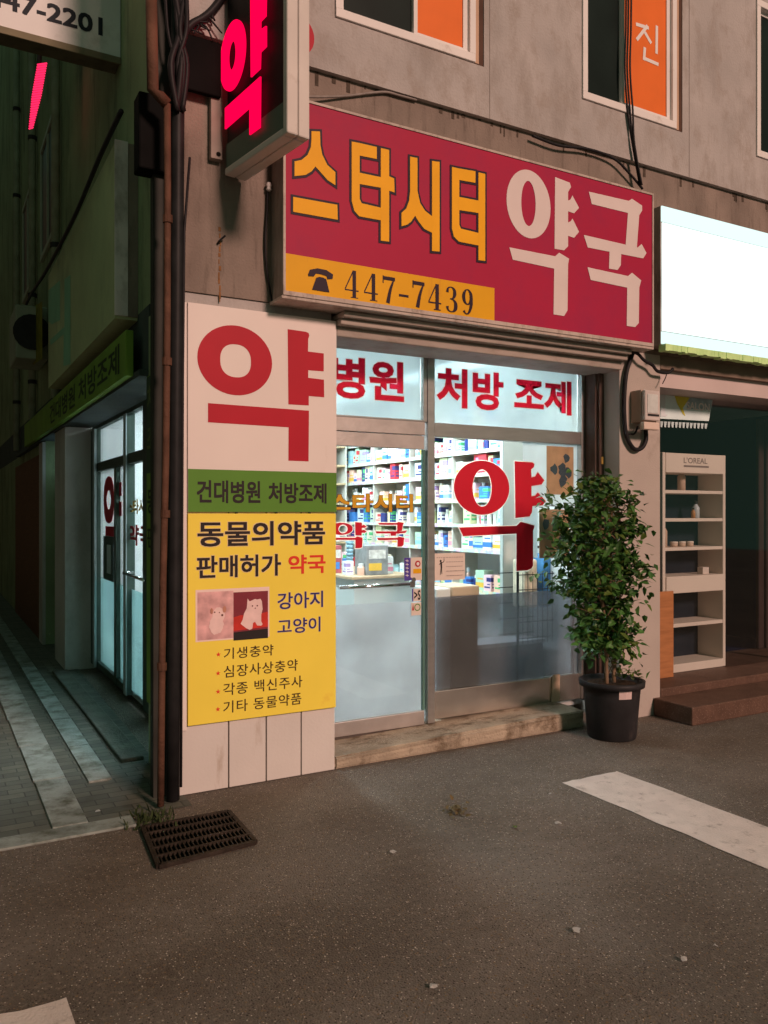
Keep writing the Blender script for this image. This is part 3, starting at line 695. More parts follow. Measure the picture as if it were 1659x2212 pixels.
i0 = Ink(F(YS), .001); yak(i0, 'sign', Z2, YS, 0)
for p in [[(187, 1193), (435, 1250), (455, 1237), (518, 1280), (518, 1310), (500, 1340), (485, 1545), (415, 1530), (430, 1325), (205, 1270)],
          [(155, 1462), (490, 1540), (515, 1518), (545, 1575), (525, 1608), (180, 1540)],
          [(315, 1562), (388, 1578), (385, 1650), (365, 1680), (312, 1672)],
          [(178, 1663), (430, 1718), (455, 1697), (512, 1745), (500, 1790), (497, 2010), (475, 2035), (422, 2028), (425, 1790), (198, 1742)]]:
    i0.poly(P(Z3, YS, p))
i0.done('lettering', M_cream, ms)
# phone number: high-contrast serif figures
def digit(ink, ch, u0, v0, w_, h):
    q = lambda x, y: (u0 + x * w_, v0 + y * h)
    def s(pts, ws): ink.stroke([q(*p) for p in pts], [x * w_ for x in ws])
    if ch == '4': s([(.62, 1), (.03, .3)], [.08, .08]); s([(0, .27), (1, .27)], [.09, .09]); s([(.68, 1), (.68, 0)], [.26, .26]); s([(.42, .015), (.96, .015)], [.06, .06])
    if ch == '7': s([(0, .915), (1, .915)], [.26, .26]); s([(.04, 1), (.04, .72)], [.08, .08]); s([(.93, .93), (.62, .5), (.42, 0)], [.10, .22, .30])
    if ch == '3': s([(.14, .76), (.2, .92), (.5, .975), (.76, .86), (.76, .66), (.58, .54), (.38, .52)], [.24, .14, .07, .24, .26, .12, .06]); s([(.38, .52), (.66, .49), (.86, .36), (.84, .14), (.55, .025), (.22, .07), (.13, .22)], [.06, .12, .26, .28, .08, .12, .24])
    if ch == '9':
        ink.ring(u0 + .04 * w_, u0 + .96 * w_, v0 + .38 * h, v0 + h, u0 + .30 * w_, u0 + .70 * w_, v0 + .43 * h, v0 + .96 * h)
        s([(.84, .68), (.82, .36), (.62, .08), (.35, .03), (.18, .14)], [.24, .24, .16, .08, .2])
    if ch == '-': s([(0, .36), (1, .36)], [.22, .22])
i0 = Ink(F(YS), .0012); zt, zb_ = uv(Z2, 385, 1362, YS)[1], uv(Z2, 385, 1500, YS)[1]
for ch, a, b in [('4', 328, 398), ('4', 425, 494), ('7', 518, 580), ('-', 600, 648), ('7', 668, 728), ('4', 748, 812), ('3', 835, 892), ('9', 915, 972)]:
    ua, ub2 = uv(Z2, a, 1480, YS)[0], uv(Z2, b, 1480, YS)[0]; digit(i0, ch, ua, zb_, ub2 - ua, zt - zb_)
q = lambda pts: P(Z2, YS, pts)
i0.poly(q([(143, 1378), (152, 1356), (190, 1349), (235, 1358), (268, 1380), (266, 1402), (240, 1404), (236, 1388), (205, 1378), (182, 1375), (172, 1390), (145, 1388)]))
i0.poly(q([(184, 1396), (200, 1392), (218, 1396), (234, 1404), (250, 1470), (163, 1456)]))
i0.done('phone_number', M_navy, ms)
i0 = Ink(F(YS), .004); c = uv(Z2, 209, 1428, YS); i0.disc(c[0], c[1], .033); i0.done('phone_dial', M_yel, ms)

# white and green panel on the corner pillar
wp = thing('wall_sign', 'white wall sign with one big red syllable over a green band on the corner pillar', 'sign', (.48, -.02, 1.55))
bx('board', M_panelw, wp, .040, .945, -.030, -.0125, 1.560, 2.712, bev=.002)
bx('edge_strip', M_panelw, wp, .0, .036, -.024, -.0125, .36, 2.712, bev=.002)
YP = -.030
i0 = Ink(F(YP)); i0.poly([(.041, 1.561), (.944, 1.561), (.944, 1.797), (.041, 1.797)]); i0.done('green_band', M_green, wp)
i0 = Ink(F(YP), .001); yak(i0, 'panel', ZP1, YP, 0); i0.done('lettering', M_red, wp)
i0 = Ink(F(YP), .0022); i0.text('건대병원', *rect(ZP1, YP, 295, 888, 1752, 1968), bold=.025); i0.text('처방조제', *rect(ZP1, YP, 965, 1505, 1775, 1970), bold=.025); i0.done('lettering', M_black, wp)
bm = new()
for x in (.31, .55, .76): box(bm, x, x + .014, -.034, -.026, 1.552, 1.560)
finish(bm, 'clip', M_dark, wp)
# yellow sign
yp = thing('wall_sign', 'yellow animal medicine sign with puppy and kitten pictures below the white wall sign', 'sign', (.48, -.02, .38))
bm = new(); box(bm, .040, .940, -.032, -.0125, .385, 1.552, .002); finish(bm, 'board', M_yelp, yp)
YY = -.032
def ytext(body, x0, x1, yt_, yb_, mat, bold, o, edge=None, sp=1.0):
    rr = rect(ZP2, YY, x0, x1, yt_, yb_)
    if edge: i = Ink(F(YY), .0006); i.text(body, *rr, bold=bold, pad=.022, space=sp); i.done('lettering_edge', edge, yp)
    i = Ink(F(YY), o); i.text(body, *rr, bold=bold, space=sp); i.done('lettering', mat, yp)
ytext('동물의약품', 190, 1425, 130, 378, M_black, .022, .0015, M_bord)
ytext('판매허가', 180, 998, 465, 686, M_black, .022, .0015, M_bord)
ytext('약국', 1070, 1430, 455, 642, pm('bright_red_print', (.72, .05, .03), .5, .05, 3), .022, .0015)
ytext('강아지', 965, 1405, 822, 985, M_bluep, .013, .0015, M_bord)
ytext('고양이', 965, 1380, 1078, 1226, M_bluep, .013, .0015, M_bord)
M_ink = pm('dark_brown_print', (.07, .045, .02), .5, .1, 5)
ytext('기생충약', 445, 925, 1358, 1468, M_ink, .006, .0015, None, 1.1)
ytext('심장사상충약', 445, 1160, 1528, 1645, M_ink, .006, .0015, None, 1.1)
ytext('각종 백신주사', 440, 1205, 1700, 1818, M_ink, .006, .0015, None, 1.1)
ytext('기타 동물약품', 440, 1195, 1872, 1990, M_ink, .006, .0015, None, 1.1)
i0 = Ink(F(YY), .001)
for (sx, sy) in [(393, 1418), (390, 1600), (390, 1778), (388, 1948)]:
    c = uv(ZP2, sx, sy, YY); i0.poly([(c[0] + (.0145 if k % 2 == 0 else .006) * math.sin(math.pi * k / 5), c[1] + (.0145 if k % 2 == 0 else .006) * math.cos(math.pi * k / 5)) for k in range(10)])
i0.done('star', MATS['bright_red_print'], yp)
# puppy and kitten pictures
def rp(x0, x1, y0, y1): return rect(ZP2, YY, x0, x1, y0, y1)
def rpoly(i, r_): i.poly([(r_[0], r_[1]), (r_[2], r_[1]), (r_[2], r_[3]), (r_[0], r_[3])])
i0 = Ink(F(YY), .0006); rpoly(i0, rp(172, 886, 795, 1300)); i0.done('picture_border', pm('pale_pink_print', (.86, .66, .60), .5, .05, 4), yp)
A = rp(190, 538, 818, 1284); i0 = Ink(F(YY), .0012); rpoly(i0, A); i0.done('puppy_picture', pm('dusty_pink_print', (.66, .38, .38), .5, .30, 14), yp)
Cc = rp(538, 872, 818, 1284); i0 = Ink(F(YY), .0012); rpoly(i0, Cc); i0.done('kitten_picture', pm('wine_print', (.22, .035, .05), .5, .2, 8), yp)
def sub(r_, pts): return [(r_[0] + x * (r_[2] - r_[0]), r_[1] + y * (r_[3] - r_[1])) for x, y in pts]
def blob(i, r_, cx, cy, rx, ry, seed=1, n=30, j=.05):
    rr = random.Random(seed); i.poly(sub(r_, [(cx + rx * math.cos(2 * math.pi * k / n) * (1 + rr.uniform(-j, j)), cy + ry * math.sin(2 * math.pi * k / n) * (1 + rr.uniform(-j, j))) for k in range(n)]))
i0 = Ink(F(YY), .002); i0.poly(sub(Cc, [(0, .2), (1, .24), (1, .56), (.6, .50), (.2, .52), (0, .48)])); i0.done('cushion', pm('bright_red_cushion_print', (.55, .04, .03), .5, .3, 9), yp)
i0 = Ink(F(YY), .002); i0.poly(sub(Cc, [(0, 0), (1, 0), (1, .2), (0, .17)])); i0.done('picture_foot', M_black, yp)
M_fur = pm('pale_fur_print', (.80, .58, .56), .5, .08, 20)
i0 = Ink(F(YY), .0028)
i0.poly(sub(Cc, [(.20, .34), (.26, .42), (.30, .55), (.38, .66), (.40, .86), (.46, .80), (.60, .82), (.78, .84), (.82, .78), (.84, .62), (.80, .50), (.80, .36), (.84, .30), (.80, .27), (.68, .28), (.62, .36), (.56, .34), (.54, .22), (.46, .20), (.36, .24)]))
blob(i0, Cc, .62, .68, .20, .155, 4)
blob(i0, A, .58, .50, .17, .17, 5); blob(i0, A, .52, .30, .20, .20, 6, j=.1)
i0.done('animal_print', M_fur, yp)
M_eye = pm('brown_eye_print', (.16, .07, .06), .5, .1, 5); M_ear = pm('tan_ear_print', (.50, .24, .17), .5, .15, 12)
i0 = Ink(F(YY), .0048); blob(i0, A, .385, .60, .035, .06, 1); blob(i0, A, .74, .62, .05, .07, 2); i0.done('ear_print', M_ear, yp)
i0 = Ink(F(YY), .0052)
for (r_, x, y, q_) in [(A, .47, .57, .02), (A, .68, .50, .03), (A, .60, .56, .016), (Cc, .54, .70, .02), (Cc, .68, .70, .02), (Cc, .62, .65, .016)]: blob(i0, r_, x, y, q_, q_ * .8, 1, 10)
i0.done('eye_print', M_eye, yp)

# projecting red light sign, swung a little out of square
nr, fr_ = Vector((.405, -.70)), Vector((.300, -.06))
dv = (fr_ - nr).normalized(); sv = Vector((dv.y, -dv.x))       # sv points to +x side (right face)
ps = thing('projecting_sign', 'narrow white edged sign box with one glowing red syllable jutting from the corner', 'sign', (.35, -.38, 3.43))
def pbox(bm, a0, a1, s0, s1, z0, z1, bev=0):
    b2 = new(); box(b2, a0, a1, s0, s1, z0, z1, bev)
    for v in b2.verts:
        p = nr + dv * v.co.x + sv * v.co.y; v.co.x, v.co.y = p.x, p.y
    mt2 = bpy.data.meshes.new('tmp'); b2.to_mesh(mt2); b2.free(); bm.from_mesh(mt2); bpy.data.meshes.remove(mt2)
Lp = (fr_ - nr).length
bm = new(); pbox(bm, .008, Lp - .008, -.052, .052, 3.445, 5.05); finish(bm, 'box', pm('black_sign_backing', (.012, .012, .012), .5, .2, 5), ps)
M_trim = pm('cream_white_trim', (.66, .60, .56), .45, .06, 5, dirt=((.33, .25, .19), .58, .9, 6, (1, 1, 1)))
bm = new()
for s0, s1 in ((-.066, -.002), (.002, .066)):
    pbox(bm, -.010, .034, s0, s1, 3.430, 5.07, .008); pbox(bm, .0345, Lp, s0, s1, 3.430, 3.470, .008)
finish(bm, 'trim', M_trim, ps)
bm = new(); pbox(bm, .034, Lp - .01, -.060, -.054, 3.471, 3.60); finish(bm, 'panel_foot', pm('green_tinted_panel', (.10, .16, .125), .4, .1, 3), ps)
# glowing syllable on the left face: plane through the face, u runs from far end to near end
def PSF(o0):
    def f(u, v, o):
        p = fr_ - dv * u - sv * (o0 + o); return (p.x, p.y, v)
    return f
# traced: picture points on the vertical plane of the face
nrm = -sv; pp = nr - sv * .075
def onface(px, py):
    r_ = ray(px, py); d = Vector((r_[0], r_[1])); s = (pp - Vector(CAM[:2])).dot(nrm) / d.dot(nrm)
    q_ = Vector(CAM[:2]) + d * s; return ((fr_ - q_).dot(dv), CAM[2] + s * r_[2])
Z8 = zm(274.3, 0, .2645)
pf = lambda pts: [onface(*Z8(x, y)) for x, y in pts]
led = Ink(PSF(.066), .004)
o_ = pf([(762, 500), (968, 350), (905, 130), (822, 755), (830, 460), (890, 430), (872, 328), (852, 572)])
# ring in face coordinates
def face_ellipse(l, r_, t, b):
    return (l[0], r_[0], b[1], t[1])
OU = (o_[0][0], o_[1][0], (onface(*Z8(835, 755))[1]), (onface(*Z8(910, 130))[1]))
cz_o = (OU[2] + OU[3]) / 2
led.ring(OU[0], OU[1], OU[2] + .00, OU[3], o_[4][0], o_[5][0], onface(*Z8(856, 572))[1], onface(*Z8(870, 328))[1])
for p in [[(1010, -40), (1138, -60), (1135, 130), (1092, 175), (1092, 245), (1138, 212), (1138, 380), (1092, 425), (1088, 560), (1014, 630)],
          [(803, 885), (1092, 625), (1088, 1040), (1003, 1102), (1003, 880), (803, 1055)]]: led.poly(pf(p))
bmL = led.bm
ext = bmesh.ops.extrude_face_region(bmL, geom=bmL.faces[:]); vsx = [e for e in ext['geom'] if isinstance(e, bmesh.types.BMVert)]
bmesh.ops.translate(bmL, verts=vsx, vec=(-sv.x * .008, -sv.y * .008, 0))
finish(bmL, 'lit_letter', emit('red_led_glow', (1, .0, .055), 1.35), ps)
bm = new()
for zz in (4.05, 4.55): tube(bm, [(fr_.x + .0, fr_.y + .0, zz), (fr_.x - .01, .01, zz)], .018, 8)
finish(bm, 'bracket', M_alu, ps)
# wall bracket plate with a hole below the sign
bk = thing('wall_bracket', 'grey steel bracket plate with a bolt hole on the wall beside the red sign', 'bracket', (.24, -.02, 3.6))
a = on(455, 200, 1, -.04); b = on(480, 200, 1, -.04)
bx('plate', pm('grey_bracket', (.30, .25, .22), .6, .15, 8), bk, a.x, b.x, -.045, 0, on(468, 344, 1, -.04).z, on(468, 190, 1, -.04).z, bev=.004)
bm = new(); c = on(472, 333, 1, -.046); tube(bm, [(c.x, -.0475, c.z), (c.x, -.04, c.z)], .013, 14); finish(bm, 'hole', M_hole, bk)
rd = thing('wall_sign', 'red round sign on the upper wall, mostly hidden by the projecting sign', 'sign', (.75, -.05, 4.7))
a = on(679, 85, 1, -.10); bm = new(); tube(bm, [(a.x - .125, -.10, a.z), (a.x - .125, -.036, a.z)], .125, 40); finish(bm, 'disc', M_red, rd)

# alley: projecting number sign top left
tl = thing('projecting_sign', 'grey white sign with a telephone number hanging high over the dark alley', 'sign', (-.7, 1.55, 4.8))
M_tl = pm('grey_white_panel', (.80, .78, .78), .6, .06, 2, dirt=((.45, .42, .38), .55, .9, 3, (1, 1, 1)))
bx('face', M_tl, tl, -1.9, -.0055, 1.55, 1.56, 4.80, 5.9)
bx('box', pm('brown_sign_box', (.16, .13, .09), .7, .2, 4, dirt=((.05, .04, .03), .5, .8, 6, (1, 1, 1))), tl, -1.9, -.004, 1.561, 1.75, 4.79, 5.9)
bx('frame', pm('olive_sign_frame', (.20, .17, .11), .7, .2, 4), tl, -1.9, -.004, 1.535, 1.549, 4.76, 4.81, bev=.004)
a = on(-30, 40, 1, 1.545); b = on(222, 60, 1, 1.545)
i0 = Ink(F(1.549)); i0.text('447-2201', a.x, on(221, 78, 1, 1.549).z, b.x, on(219, 38, 1, 1.549).z, bold=.025); i0.done('phone_number', pm('dim_navy_print', (.02, .025, .035), .6, .1, 4), tl)
# red neon strip further down the alley
nn = thing('neon_sign', 'slanting pink red neon strip hanging in the dark alley', 'neon sign', (-.3, 3.2, 4.9))
Yn = 3.2
pts = [on(86, 136, 1, Yn), on(76, 200, 1, Yn), on(66, 270, 1, Yn)]
bm = new()
for i in range(27):
    t = i / 26; px = 91 - 24 * t; py = 138 + 138 * t; hw = 10 if t < .5 else 10 - 12 * (t - .5)
    a = on(px - hw, py + 2, 1, Yn); b = on(px + hw, py - 1, 1, Yn + .03); tube(bm, [a, b], .0075, 6)
finish(bm, 'lit_tubes', emit('pink_neon_glow', (1, .02, .10), 1.6), nn)
bm = new(); tube(bm, [pts[0] + Vector((.02, .06, .5)), pts[0] + Vector((0, .06, 0)), pts[2] + Vector((0, .06, 0))], .02, 6); finish(bm, 'bracket', M_dark, nn)

# alley box sign (twin of the main sign, seen along its face) and green fascia
ss = thing('box_sign', 'box sign in dark green-lit colours with pale green letters along the alley wall', 'sign', (-.08, 2.6, 2.8))
bx('box', pm('pale_sign_end', (.80, .72, .72), .6, .12, 3, dirt=((.2, .15, .12), .5, .8, 4, (1, 1, .5))), ss, -.150, -.065, 1.0, 1.012, 2.84, 3.98, bev=.003)
bx('box', M_ledge, ss, -.063, -.002, 1.002, 1.03, 2.84, 3.97)
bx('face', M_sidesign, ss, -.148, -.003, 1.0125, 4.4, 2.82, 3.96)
def side_poly(X, pts): return [(-on(x, y, 0, X).y, on(x, y, 0, X).z) for x, y in pts]
Z4 = zm(0, 493.7, .238)
i0 = Ink(S(-.148))
for p in [[(440, 560), (545, 470), (545, 830), (470, 870), (440, 840)], [(585, 460), (640, 420), (640, 1230), (575, 1250), (578, 960), (460, 1060), (455, 1010), (585, 890)]]:
    i0.poly(side_poly(-.149, [Z4(*q_) for q_ in p]))
i0.done('lettering', M_sidelet, ss)
i0 = Ink(S(-.148), .002); i0.poly(side_poly(-.149, [Z4(x, y) for x, y in [(290, 720), (385, 660), (385, 1180), (300, 1240)]])); i0.done('panel_patch', pm('dim_yellow_patch', (.22, .20, .02), .6, .3, 9), ss)
fa = thing('fascia_sign', 'moss green fascia sign with dark Korean letters running down the alley', 'sign', (-.1, 3.5, 2.43))
bx('board', M_fascia, fa, -.11, -.061, .86, 7.2, 2.43, 2.72, bev=.004)
i0 = Ink(S(-.11)); i0.text('건대병원 처방조제', -4.6, 2.47, -1.05, 2.67, bold=.02); i0.done('lettering', pm('dark_green_print', (.03, .05, .02), .6, .1, 4), fa)
# signs on the alley face of the corner pillar
sp_ = thing('wall_sign', 'narrow dark green lettered sign on the alley face of the corner pillar', 'sign', (-.02, .38, .4))
bx('board', M_fascia, sp_, -.020, -.006, .10, .68, .385, 2.40)
i0 = Ink(S(-.020)); i0.poly([(-.675, 1.80), (-.105, 1.80), (-.105, 2.395), (-.675, 2.395)]); i0.done('dark_band', pm('dark_moss_band', (.05, .085, .05), .6, .2, 4), sp_)
i0 = Ink(S(-.020), .0012); i0.text('처방', -.66, 2.18, -.3, 2.34, bold=.02); i0.text('조제', -.66, 1.93, -.3, 2.09, bold=.02); i0.done('lettering', pm('olive_letter', (.14, .18, .07), .6, .2, 5), sp_)
i0 = Ink(S(-.020), .0012); i0.text('동물', -.66, 1.55, -.25, 1.70, bold=.02); i0.text('판매', -.66, 1.34, -.25, 1.47, bold=.02); i0.done('lettering', pm('dark_green_print', (.03, .05, .02), .6, .1, 4), sp_)

nb = thing('neighbour_building', 'dark neighbouring building across the alley on the far left', 'building', (-7, 8, 0))
M_nb = pm('dark_neighbour_wall', (.16, .17, .13), .85, .2, 1.2, .3, 50, dirt=((.07, .07, .055), .5, .8, 2, (1, 1, .4)))
bx('wall', M_nb, nb, -11, -5.2, 1.5, 22, 0, 12)
for z in (3.6, 6.6, 9.4):
    for y in (3, 6.5, 10, 13.5):
        wn_ = bx('window', M_dark, nb, -5.198, -5.12, y, y + 1.6, z, z + 1.3); 
eb = thing('end_building', 'dark building closing the far end of the alley', 'building', (-3, 24, 0))
bx('wall', M_nb, eb, -12, 3, 22.5, 26, 0, 12)
for x in (-4.6, -2.6): bx('window', M_dark, eb, x, x + 1.2, 22.42, 22.499, 3.4, 4.8)
# ================================================================== PIPES AND CABLES AT THE CORNER
dp = thing('drainpipe', 'rusty brown square drainpipe running down the building corner', 'drainpipe', (-.13, -.15, 0))
bm = new()
pxy = lambda px, py, Y: on(px, py, 1, Y)
prof = [(347, 1765), (349, 1500), (352, 1250), (358, 1000), (361, 700), (362, 400), (361, 225)]
pts = []
for px, py in prof: p = pxy(px, py, -.16); pts.append(p)
pts[0].z = .02
tube(bm, pts, .0185, 4 if False else 10); finish(bm, 'pipe', M_rust, dp, True)
bm = new(); q0 = pts[-1]; e = pxy(330, 195, -.16); e2 = pxy(326, -40, -.16)
tube(bm, [q0, (q0 + e) / 2 + Vector((0, 0, .005)), e, e2], .03, 10); finish(bm, 'upper_pipe', M_rust, dp, True)
bm = new()
for pz in (.75, 1.55, 2.35, 3.1):
    k = min(range(len(pts)), key=lambda i: abs(pts[i].z - pz)); a, b = (pts[k], pts[k + 1 if k + 1 < len(pts) else k - 1]); t = (pz - a.z) / (b.z - a.z); p = a.lerp(b, t)
    tube(bm, [p - Vector((0, 0, .02)), p + Vector((0, 0, .02))], .0255, 10)
finish(bm, 'pipe_clamp', M_rust, dp)
bp_ = thing('drainpipe', 'black pipe beside the rusty drainpipe at the wall corner', 'pipe', (-.06, -.05, 0))
bm = new(); pts2 = [pxy(px, py, -.07) for px, py in [(373, 1748), (376, 1400), (379, 1000), (382, 600), (384, 200), (384, -60)]]; pts2[0].z = .01
tube(bm, pts2, .036, 12); finish(bm, 'pipe', M_blackpipe, bp_, True)
bm = new(); tube(bm, [pxy(px, py, -.09) for px, py in [(391, 1700), (393, 1200), (395, 800), (398, 500), (410, 340)]], .007, 6); finish(bm, 'wire', M_cable, bp_, True)
gp = thing('drainpipe', 'dark grey square duct behind the pipes at the wall corner', 'duct', (-.09, .12, 0))
bx('duct', pm('dark_duct', (.035, .035, .03), .6, .3, 4), gp, -.135, -.024, .02, .09, .0, 6.6)
jb = thing('junction_box', 'dark cluster of cable boxes high on the building corner', 'junction box', (-.2, -.05, 3.9))
bm = new(); c0 = pxy(345, 300, -.03)
box(bm, pxy(300, 300, -.03).x, pxy(388, 300, -.03).x, -.03, .10, pxy(345, 370, -.03).z, pxy(345, 205, -.03).z, .01)
box(bm, pxy(385, 150, -.05).x, pxy(476, 150, -.05).x, -.07, -.036, pxy(400, 195, -.05).z, pxy(400, 75, -.05).z, .008)
finish(bm, 'case', pm('black_plastic_case', (.005, .005, .005), .7, .3, 6, spec=.05), jb)
rr = random.Random(2); bm = new()
for k in range(6):
    px = rr.uniform(365, 400); pts = spline([pxy(px + rr.uniform(-12, 12), py, -.06 - rr.uniform(0, .08)) for py in (-60, 60, 140, 240)], 5); tube(bm, pts, rr.uniform(.008, .018), 6)
finish(bm, 'cable', M_cable, jb, True)
ct = thing('cable', 'twisted black cable crossing the pale wall above the corner boxes', 'cable', (0, -.05, 5))
bm = new(); rr = random.Random(5)
main = spline([pxy(x, y, -.06) for x, y in [(395, 75), (415, 52), (440, 38), (462, 18), (490, -20)]], 6); tube(bm, main, .022, 8)
for k in range(7):
    p = main[4 + k * 2]; tube(bm, spline([p, p + Vector((rr.uniform(-.04, .06), -.01, rr.uniform(-.05, .0))), p + Vector((rr.uniform(.0, .10), -.02, rr.uniform(-.10, -.02)))], 3), [.008, .007, .006, .006, .005, .005, .003], 5)
finish(bm, 'cable', M_cable, ct, True)
wl = thing('cable', 'dark cable drooping diagonally along the alley wall above the box sign', 'cable', (-.2, 2, 3))
bm = new(); tube(bm, spline([on(x, y, 0, -.19) for x, y in [(262, 240), (215, 340), (160, 470), (100, 585), (60, 650), (30, 730)]], 6), [.016] * 31, 6); finish(bm, 'cable', M_cable, wl, True)
for k, (y, z0_) in enumerate([(4.55, 2.75), (6.75, 2.75), (8.9, 2.5)]):
    o = thing('drainpipe', ['vertical pipe on the alley wall just beyond the dark box sign', 'vertical pipe between the two dark alley windows', 'vertical pipe farthest down the alley wall'][k], 'drainpipe', (-.05, y, z0_), 'pipes on the alley wall')
    bm = new(); tube(bm, [(-.06, y, z0_), (-.06, y, 12)], .045, 10); finish(bm, 'pipe', pm('grey_green_pipe', (.30, .34, .24), .6, .2, 6), o, True)
    bm = new()
    for z in (3.2, 4.3, 6.3, 7.6): tube(bm, [(-.06, y, z), (-.06, y, z + .05)], .055, 10)
    finish(bm, 'pipe_clamp', M_dark, o)
ac = thing('air_conditioner', 'dark air conditioner unit on brackets high on the alley wall', 'air conditioner', (-.2, 6.1, 3.4))
bx('case', pm('grey_green_case', (.34, .37, .28), .6, .15, 4), ac, -.36, -.02, 5.5, 6.3, 3.30, 3.9, bev=.015); bm = new(); tube(bm, [(-.19, 5.499, 3.6), (-.19, 5.48, 3.6)], .2, 20); finish(bm, 'fan_grille', M_dark, ac)
# cables on the front wall
cb = thing('cable', 'black cable bundle hanging from the second window down behind the box sign', 'cable', (3.4, -.05, 4))
bm = new()
for dx in (0, 5, 11):
    tube(bm, spline([pxy(x + dx * (1 if y < 300 else .4), y, -.055 - dx * .002) for x, y in [(1353, -60), (1352, 60), (1350, 150), (1356, 240), (1366, 310), (1382, 400)]], 6), .008, 6)
finish(bm, 'cable', M_cable, cb, True)
cb = thing('cable', 'grey conduit curving along the wall above the left end of the box sign', 'cable', (1, -.04, 4))
bm = new(); tube(bm, spline([pxy(x, y, -.02 if x > 700 else -.045) for x, y in [(640, 206), (672, 209), (740, 208), (800, 201), (835, 199), (862, 206), (900, 216)]], 6), .008, 6); finish(bm, 'cable', M_greycable, cb, True)
cb = thing('cable', 'thin dark cable sagging from the wall ledge to the right end of the box sign', 'cable', (3, -.04, 4))
bm = new(); tube(bm, spline([pxy(x, y, -.045) for x, y in [(1150, 293), (1207, 314), (1270, 322), (1325, 342), (1360, 375), (1388, 408)]], 6), .010, 6); finish(bm, 'cable', M_cable, cb, True)
cb = thing('cable', 'thin cable running down the left end of the box sign', 'cable', (.5, -.04, 3))
bm = new(); tube(bm, spline([pxy(x, y, -.02) for x, y in [(578, 400), (577, 450), (573, 520), (576, 580), (583, 625), (590, 655), (600, 640)]], 6), .006, 6); finish(bm, 'cable', M_cable, cb, True)
ins = thing('insulator', 'small white ceramic insulator on the wall left of the box sign', 'insulator', (.5, -.03, 3.5))
bm = new(); c = pxy(581, 402, -.03); lathe(bm, [(.008, c.z - .03), (.018, c.z - .02), (.012, c.z - .008), (.018, c.z + .004), (.010, c.z + .02)], (c.x, -.03), 12); finish(bm, 'body', M_upvc, ins, True)
hk = thing('hook', 'small rusty hook on the wall with a rust streak below it', 'hook', (.3, -.01, 3.4))
bm = new(); tube(bm, [pxy(470, 526, 0), pxy(474, 520, -.03), pxy(487, 509, -.04)], .006, 6); finish(bm, 'hook', M_blackpipe, hk)
bm = new(); rr = random.Random(8)
for k in range(12):
    a = pxy(473 + rr.uniform(-2, 2), 490 + k * 14, -.002); box(bm, a.x, a.x + rr.uniform(.006, .014), -.0025, 0, a.z - rr.uniform(.02, .04), a.z)
finish(bm, 'rust_streak', pm('rust_streak', (.25, .12, .05), .9, .3, 20), hk)

# ================================================================== METER, CABLE LOOP ON THE RIGHT PILLAR
mt = thing('electricity_meter', 'cream electricity meter box with clear cover on the plaster pillar', 'electricity meter', (3.5, -.07, 2.2))
bx('case', pm('beige_meter_case', (.42, .30, .24), .5, .06, 3), mt, 3.42, 3.586, -.105, -.001, 2.235, 2.475, bev=.006)
bx('cover', pm('clear_meter_cover', (.62, .55, .52), .12, .1, 5), mt, 3.424, 3.582, -.142, -.106, 2.245, 2.47, bev=.010)
bx('dial', pm('meter_dial', (.60, .62, .60), .3, .1, 20), mt, 3.445, 3.553, -.146, -.1425, 2.30, 2.44, bev=.001)
bx('number_slot', M_dark, mt, 3.45, 3.565, -.147, -.1425, 2.278, 2.293)
bx('terminal_cover', pm('cream_terminal', (.70, .56, .48), .4, .04, 4), mt, 3.405, 3.566, -.150, -.106, 2.175, 2.232, bev=.008)
cb = thing('power_cable', 'thick black cable looping down the plaster pillar into the electricity meter', 'cable', (3.4, -.04, 2))
bm = new(); tube(bm, spline([pxy(*ZM(x, y), -.03) for x, y in [(350, 500), (320, 560), (245, 800), (215, 1100), (212, 1400), (240, 1700), (320, 1870), (400, 1920), (480, 1880), (530, 1760), (520, 1600)]], 6), .0165, 8); finish(bm, 'cable', M_cable, cb, True)
cb = thing('cable', 'short thin black wire below the electricity meter', 'cable', (3.4, -.04, 2))
bm = new(); tube(bm, spline([pxy(*ZM(x, y), -.03) for x, y in [(250, 1700), (300, 1690), (350, 1695), (385, 1650), (410, 1580)]], 5), .008, 6); finish(bm, 'cable', M_cable, cb, True)
cb = thing('cable', 'black cable sagging from the box sign across to the salon sign', 'cable', (3.6, -.1, 2.7))
bm = new(); tube(bm, spline([pxy(*ZM(x, y), -.06) for x, y in [(250, 480), (400, 520), (500, 620), (620, 690), (700, 780), (850, 800), (920, 745)]], 6), .013, 6); tube(bm, spline([pxy(*ZM(x, y), -.06) for x, y in [(830, 800), (815, 870), (770, 960)]], 5), .004, 5); finish(bm, 'cable', M_cable, cb, True)

# ================================================================== SALON FRONT
sl = thing('light_box_sign', 'glowing blank white light box sign above the salon front', 'sign', (5, -.08, 2.83))
M_lit = emit('light_box_glow', (.84, 1.0, .97), 1.6); M_lit2 = emit('light_box_rim_glow', (.78, .98, .94), 1.15)
bx('lit_face', M_lit, sl, 3.60, 6.7, -.150, -.140, 2.925, 3.735)
bx('lit_rim', M_lit2, sl, 3.59, 6.7, -.150, -.140, 3.742, 3.860, bev=.003); bx('lit_rim', M_lit2, sl, 3.59, 6.7, -.150, -.140, 2.825, 2.918, bev=.003)
bx('box', M_alu, sl, 3.586, 6.7, -.139, -.002, 2.82, 3.86)
bm = new(); rr = random.Random(9); x = 3.6
while x < 6.65:
    w_ = rr.uniform(.02, .05); box(bm, x, x + w_, -.175 - rr.uniform(0, .006), -.11, 2.775 + rr.uniform(-.006, .006), 2.822); x += w_ + .001
finish(bm, 'trim', pm('green_moulding', (.62, .97, .40), .5, .15, 15), sl)
